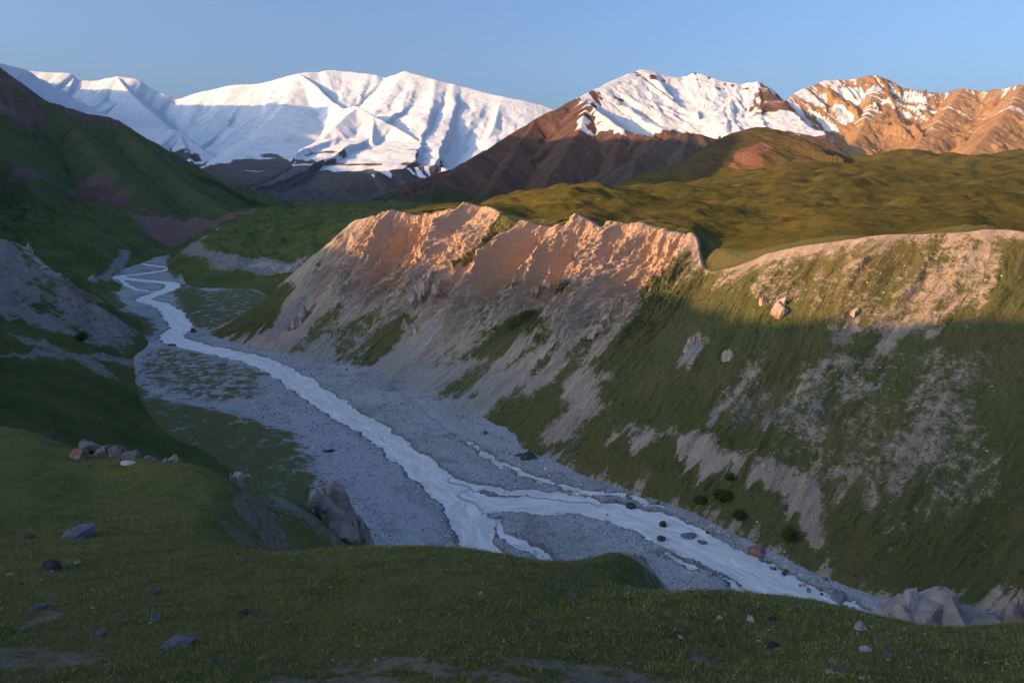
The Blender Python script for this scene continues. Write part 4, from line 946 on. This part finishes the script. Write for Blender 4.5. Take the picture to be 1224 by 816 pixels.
bush(873, 574, 9, 9, on_side, 'small dark bush high above the river beside bare soil')
bush(864, 596, 18, 10, on_side, 'low wide bush left of the round bush')
bush(838, 600, 14, 7, on_side, 'low bush leftmost on the slope foot')
bush(98, 407, 10, 9, lambda x, y: np.array(pt(98, 407, 330)), 'single black bush on the scree of the left slope')

# gravel: countless cobbles on the flats
rs = np.random.RandomState(3)
def cobbles(P, size, name, mat, seed):
    rs = np.random.RandomState(seed); n = len(P)
    base = np.array([[1, 0, 0], [-1, 0, 0], [0, 1, 0], [0, -1, 0], [0, 0, .8], [0, 0, -.5]], float)
    ff = np.array([[0, 2, 4], [2, 1, 4], [1, 3, 4], [3, 0, 4]])
    v = base[None] * (1 + .35 * rs.normal(size=(n, 6, 1))) * size[:, None, None]
    a = rs.uniform(0, 6.28, n); c, s_ = np.cos(a)[:, None], np.sin(a)[:, None]
    v = np.stack([v[..., 0] * c - v[..., 1] * s_, v[..., 0] * s_ + v[..., 1] * c, v[..., 2]], -1) + P[:, None]
    f = (np.arange(n)[:, None, None] * 6 + ff[None]).reshape(-1, 3)
    o = link(bpy.data.objects.new(name, mesh_from(name, v.reshape(-1, 3), f, mat))); o['kind'] = 'stuff'; return o
def cob_mat(name, a, b):
    N = Nodes(name); g = N.n.new('ShaderNodeNewGeometry'); return N.done(N.mix(g.outputs['Random Per Island'], a, b), None, 0.85)
n = 60000
Yc = 110 * np.exp(rs.uniform(0, 1.25, n)); kc = rs.uniform(-.42, .52, n); Xc = kc * Yc
sdc, _, _ = river_sd(Xc, Yc)
dens = fbm(Xc / 14, Yc / 14, 4, 41)
veg_c = np.zeros(n, bool)
for pp in ([(165, 425), (200, 415), (270, 430), (318, 447), (312, 480), (250, 482), (190, 478), (160, 460)], [(120, 440), (185, 478), (290, 500), (345, 520), (372, 560), (390, 600), (300, 640), (100, 600)]): veg_c |= inpoly(Xc, Yc, fpoly(pp))
kp = (sdc < -0.6) & (dens + 0.35 * rs.normal(size=n) > -0.12) & ~veg_c
Xc, Yc = Xc[kp], Yc[kp]
size = 0.10 + 0.16 * rs.rand(len(Xc)) ** 3 * (Yc / 130) + 0.0003 * Yc
h = len(Xc) // 2
Pc = np.c_[Xc, Yc, zf(Yc) + 0.35 + 0.55 * fbm(Xc / 22, Yc / 22, 5, 3) + 0.22 * fbm(Xc / 3.0, Yc / 3.0, 5, 4) + .2]
cob = cobbles(Pc[:h], size[:h], 'gravel_cobbles', cob_mat('cobble_pale', (0.22, 0.23, 0.245), (0.52, 0.53, 0.54)), 1)
cob['label'] = 'pale cobbles strewn over the gravel flats'
cob = cobbles(Pc[h:], size[h:], 'gravel_cobbles', cob_mat('cobble_dark', (0.08, 0.085, 0.095), (0.28, 0.29, 0.30)), 2)
cob['label'] = 'dark cobbles strewn over the gravel flats'

# tussocks and loose stones on the valley side
wN = len(wP); pick = rs.choice(wN, 60000); gv = grass.ravel()[pick]; vvp = vv.ravel()[pick]; ok = (vvp > .03) & (vvp < 1.0)
pick = pick[ok]; gv = gv[ok]
tus = pick[(gv > .55) & (fbm(Uf[pick] / 9, Vf[pick] / 9, 3, 141) > -.05)][:16000]
P_ = wP[tus] + rs.normal(size=(len(tus), 3)) * [.5, .5, 0]
o = cobbles(P_ - [0, 0, .05], 0.16 + 0.30 * rs.rand(len(tus)) ** 2, 'slope_tussocks', cob_mat('tussock_green', (0.045, 0.065, 0.022), (0.15, 0.145, 0.065)), 5); o['label'] = 'low tussocks of turf dotted over the grassy valley side'
st_ = pick[(gv < .72)][:9000]
P_ = wP[st_] + rs.normal(size=(len(st_), 3)) * [.5, .5, 0]
o = cobbles(P_ - [0, 0, .03], 0.10 + 0.38 * rs.rand(len(st_)) ** 4, 'slope_stones', cob_mat('slope_stone', (0.20, 0.17, 0.15), (0.48, 0.42, 0.37)), 6); o['label'] = 'loose stones lying on the scree of the valley side'

# grass on the meadow
n = 300000
Yg_ = np.exp(rs.uniform(math.log(9.0), math.log(62.0), n)); Xg_ = rs.uniform(-.86, .86, n) * Yg_
fi = np.log(Yg_ / 2.5) / math.log(120 / 2.5) * (640 - 1); fj = (Xg_ / Yg_ + 1.15) / 2.3 * (760 - 1)
i0 = np.clip(fi.astype(int), 0, 638); j0 = np.clip(fj.astype(int), 0, 758); a, b = fi - i0, fj - j0
def bil(A): return A[i0, j0] * (1 - a) * (1 - b) + A[i0, j0 + 1] * (1 - a) * b + A[i0 + 1, j0] * a * (1 - b) + A[i0 + 1, j0 + 1] * a * b
Zg_ = bil(MZ); bare_g = bil(meadow_bare)
kp = (bare_g + 0.18 * rs.normal(size=n) < 0.42) & (fbm(Xg_ / 1.3, Yg_ / 1.3, 3, 133) + .4 * rs.normal(size=n) > -.25)
Xg_, Yg_, Zg_ = Xg_[kp], Yg_[kp], Zg_[kp]; n = len(Xg_)
clump = sm(-.2, .5, fbm(Xg_ / .7, Yg_ / .7, 3, 134)); hgt = (0.03 + 0.07 * rs.rand(n) ** 2 + 0.06 * clump) * (0.7 + Yg_ / 40); wid = 0.0035 + 0.00028 * Yg_
ang = rs.uniform(0, 6.28, n); lean = rs.normal(size=(n, 2)) * .5
P0 = np.c_[Xg_, Yg_, Zg_ - .01]; dx = np.c_[np.cos(ang), np.sin(ang), 0 * ang] * wid[:, None]
tip = P0 + np.c_[lean * hgt[:, None], hgt]
v = np.stack([P0 - dx, P0 + dx, tip], 1).reshape(-1, 3)
N = Nodes('grass_blade'); g = N.n.new('ShaderNodeNewGeometry')
c = N.mix(g.outputs['Random Per Island'], (0.085, 0.12, 0.036), (0.27, 0.26, 0.11)); c = N.mix(N.step(N.noise(0.5, 5), .45, .7), c, (0.17, 0.16, 0.08))
o = link(bpy.data.objects.new('meadow_grass', mesh_from('meadow_grass', v, np.arange(3 * n).reshape(-1, 3), N.done(c)))); o['kind'] = 'stuff'; o['label'] = 'short green grass covering the foreground meadow'

# thin morning haze filling the valley air
N = bpy.data.materials.new('thin_air'); N.use_nodes = True; nt = N.node_tree; nt.nodes.remove(nt.nodes['Principled BSDF'])
pv = nt.nodes.new('ShaderNodeVolumePrincipled'); pv.inputs['Color'].default_value = (0.72, 0.84, 1.0, 1); pv.inputs['Density'].default_value = 0.7e-5; pv.inputs['Anisotropy'].default_value = 0.0
nt.links.new(pv.outputs[0], nt.nodes['Material Output'].inputs['Volume'])
bv = np.array([[x, y, z] for x in (-13500, 13500) for y in (-13500, 13500) for z in (-165, 2700)], float)
bf = [(0, 1, 3, 2), (4, 6, 7, 5), (0, 4, 5, 1), (2, 3, 7, 6), (0, 2, 6, 4), (1, 5, 7, 3)]
hz_ = link(bpy.data.objects.new('haze', mesh_from('haze', bv, bf, N))); hz_['kind'] = 'stuff'
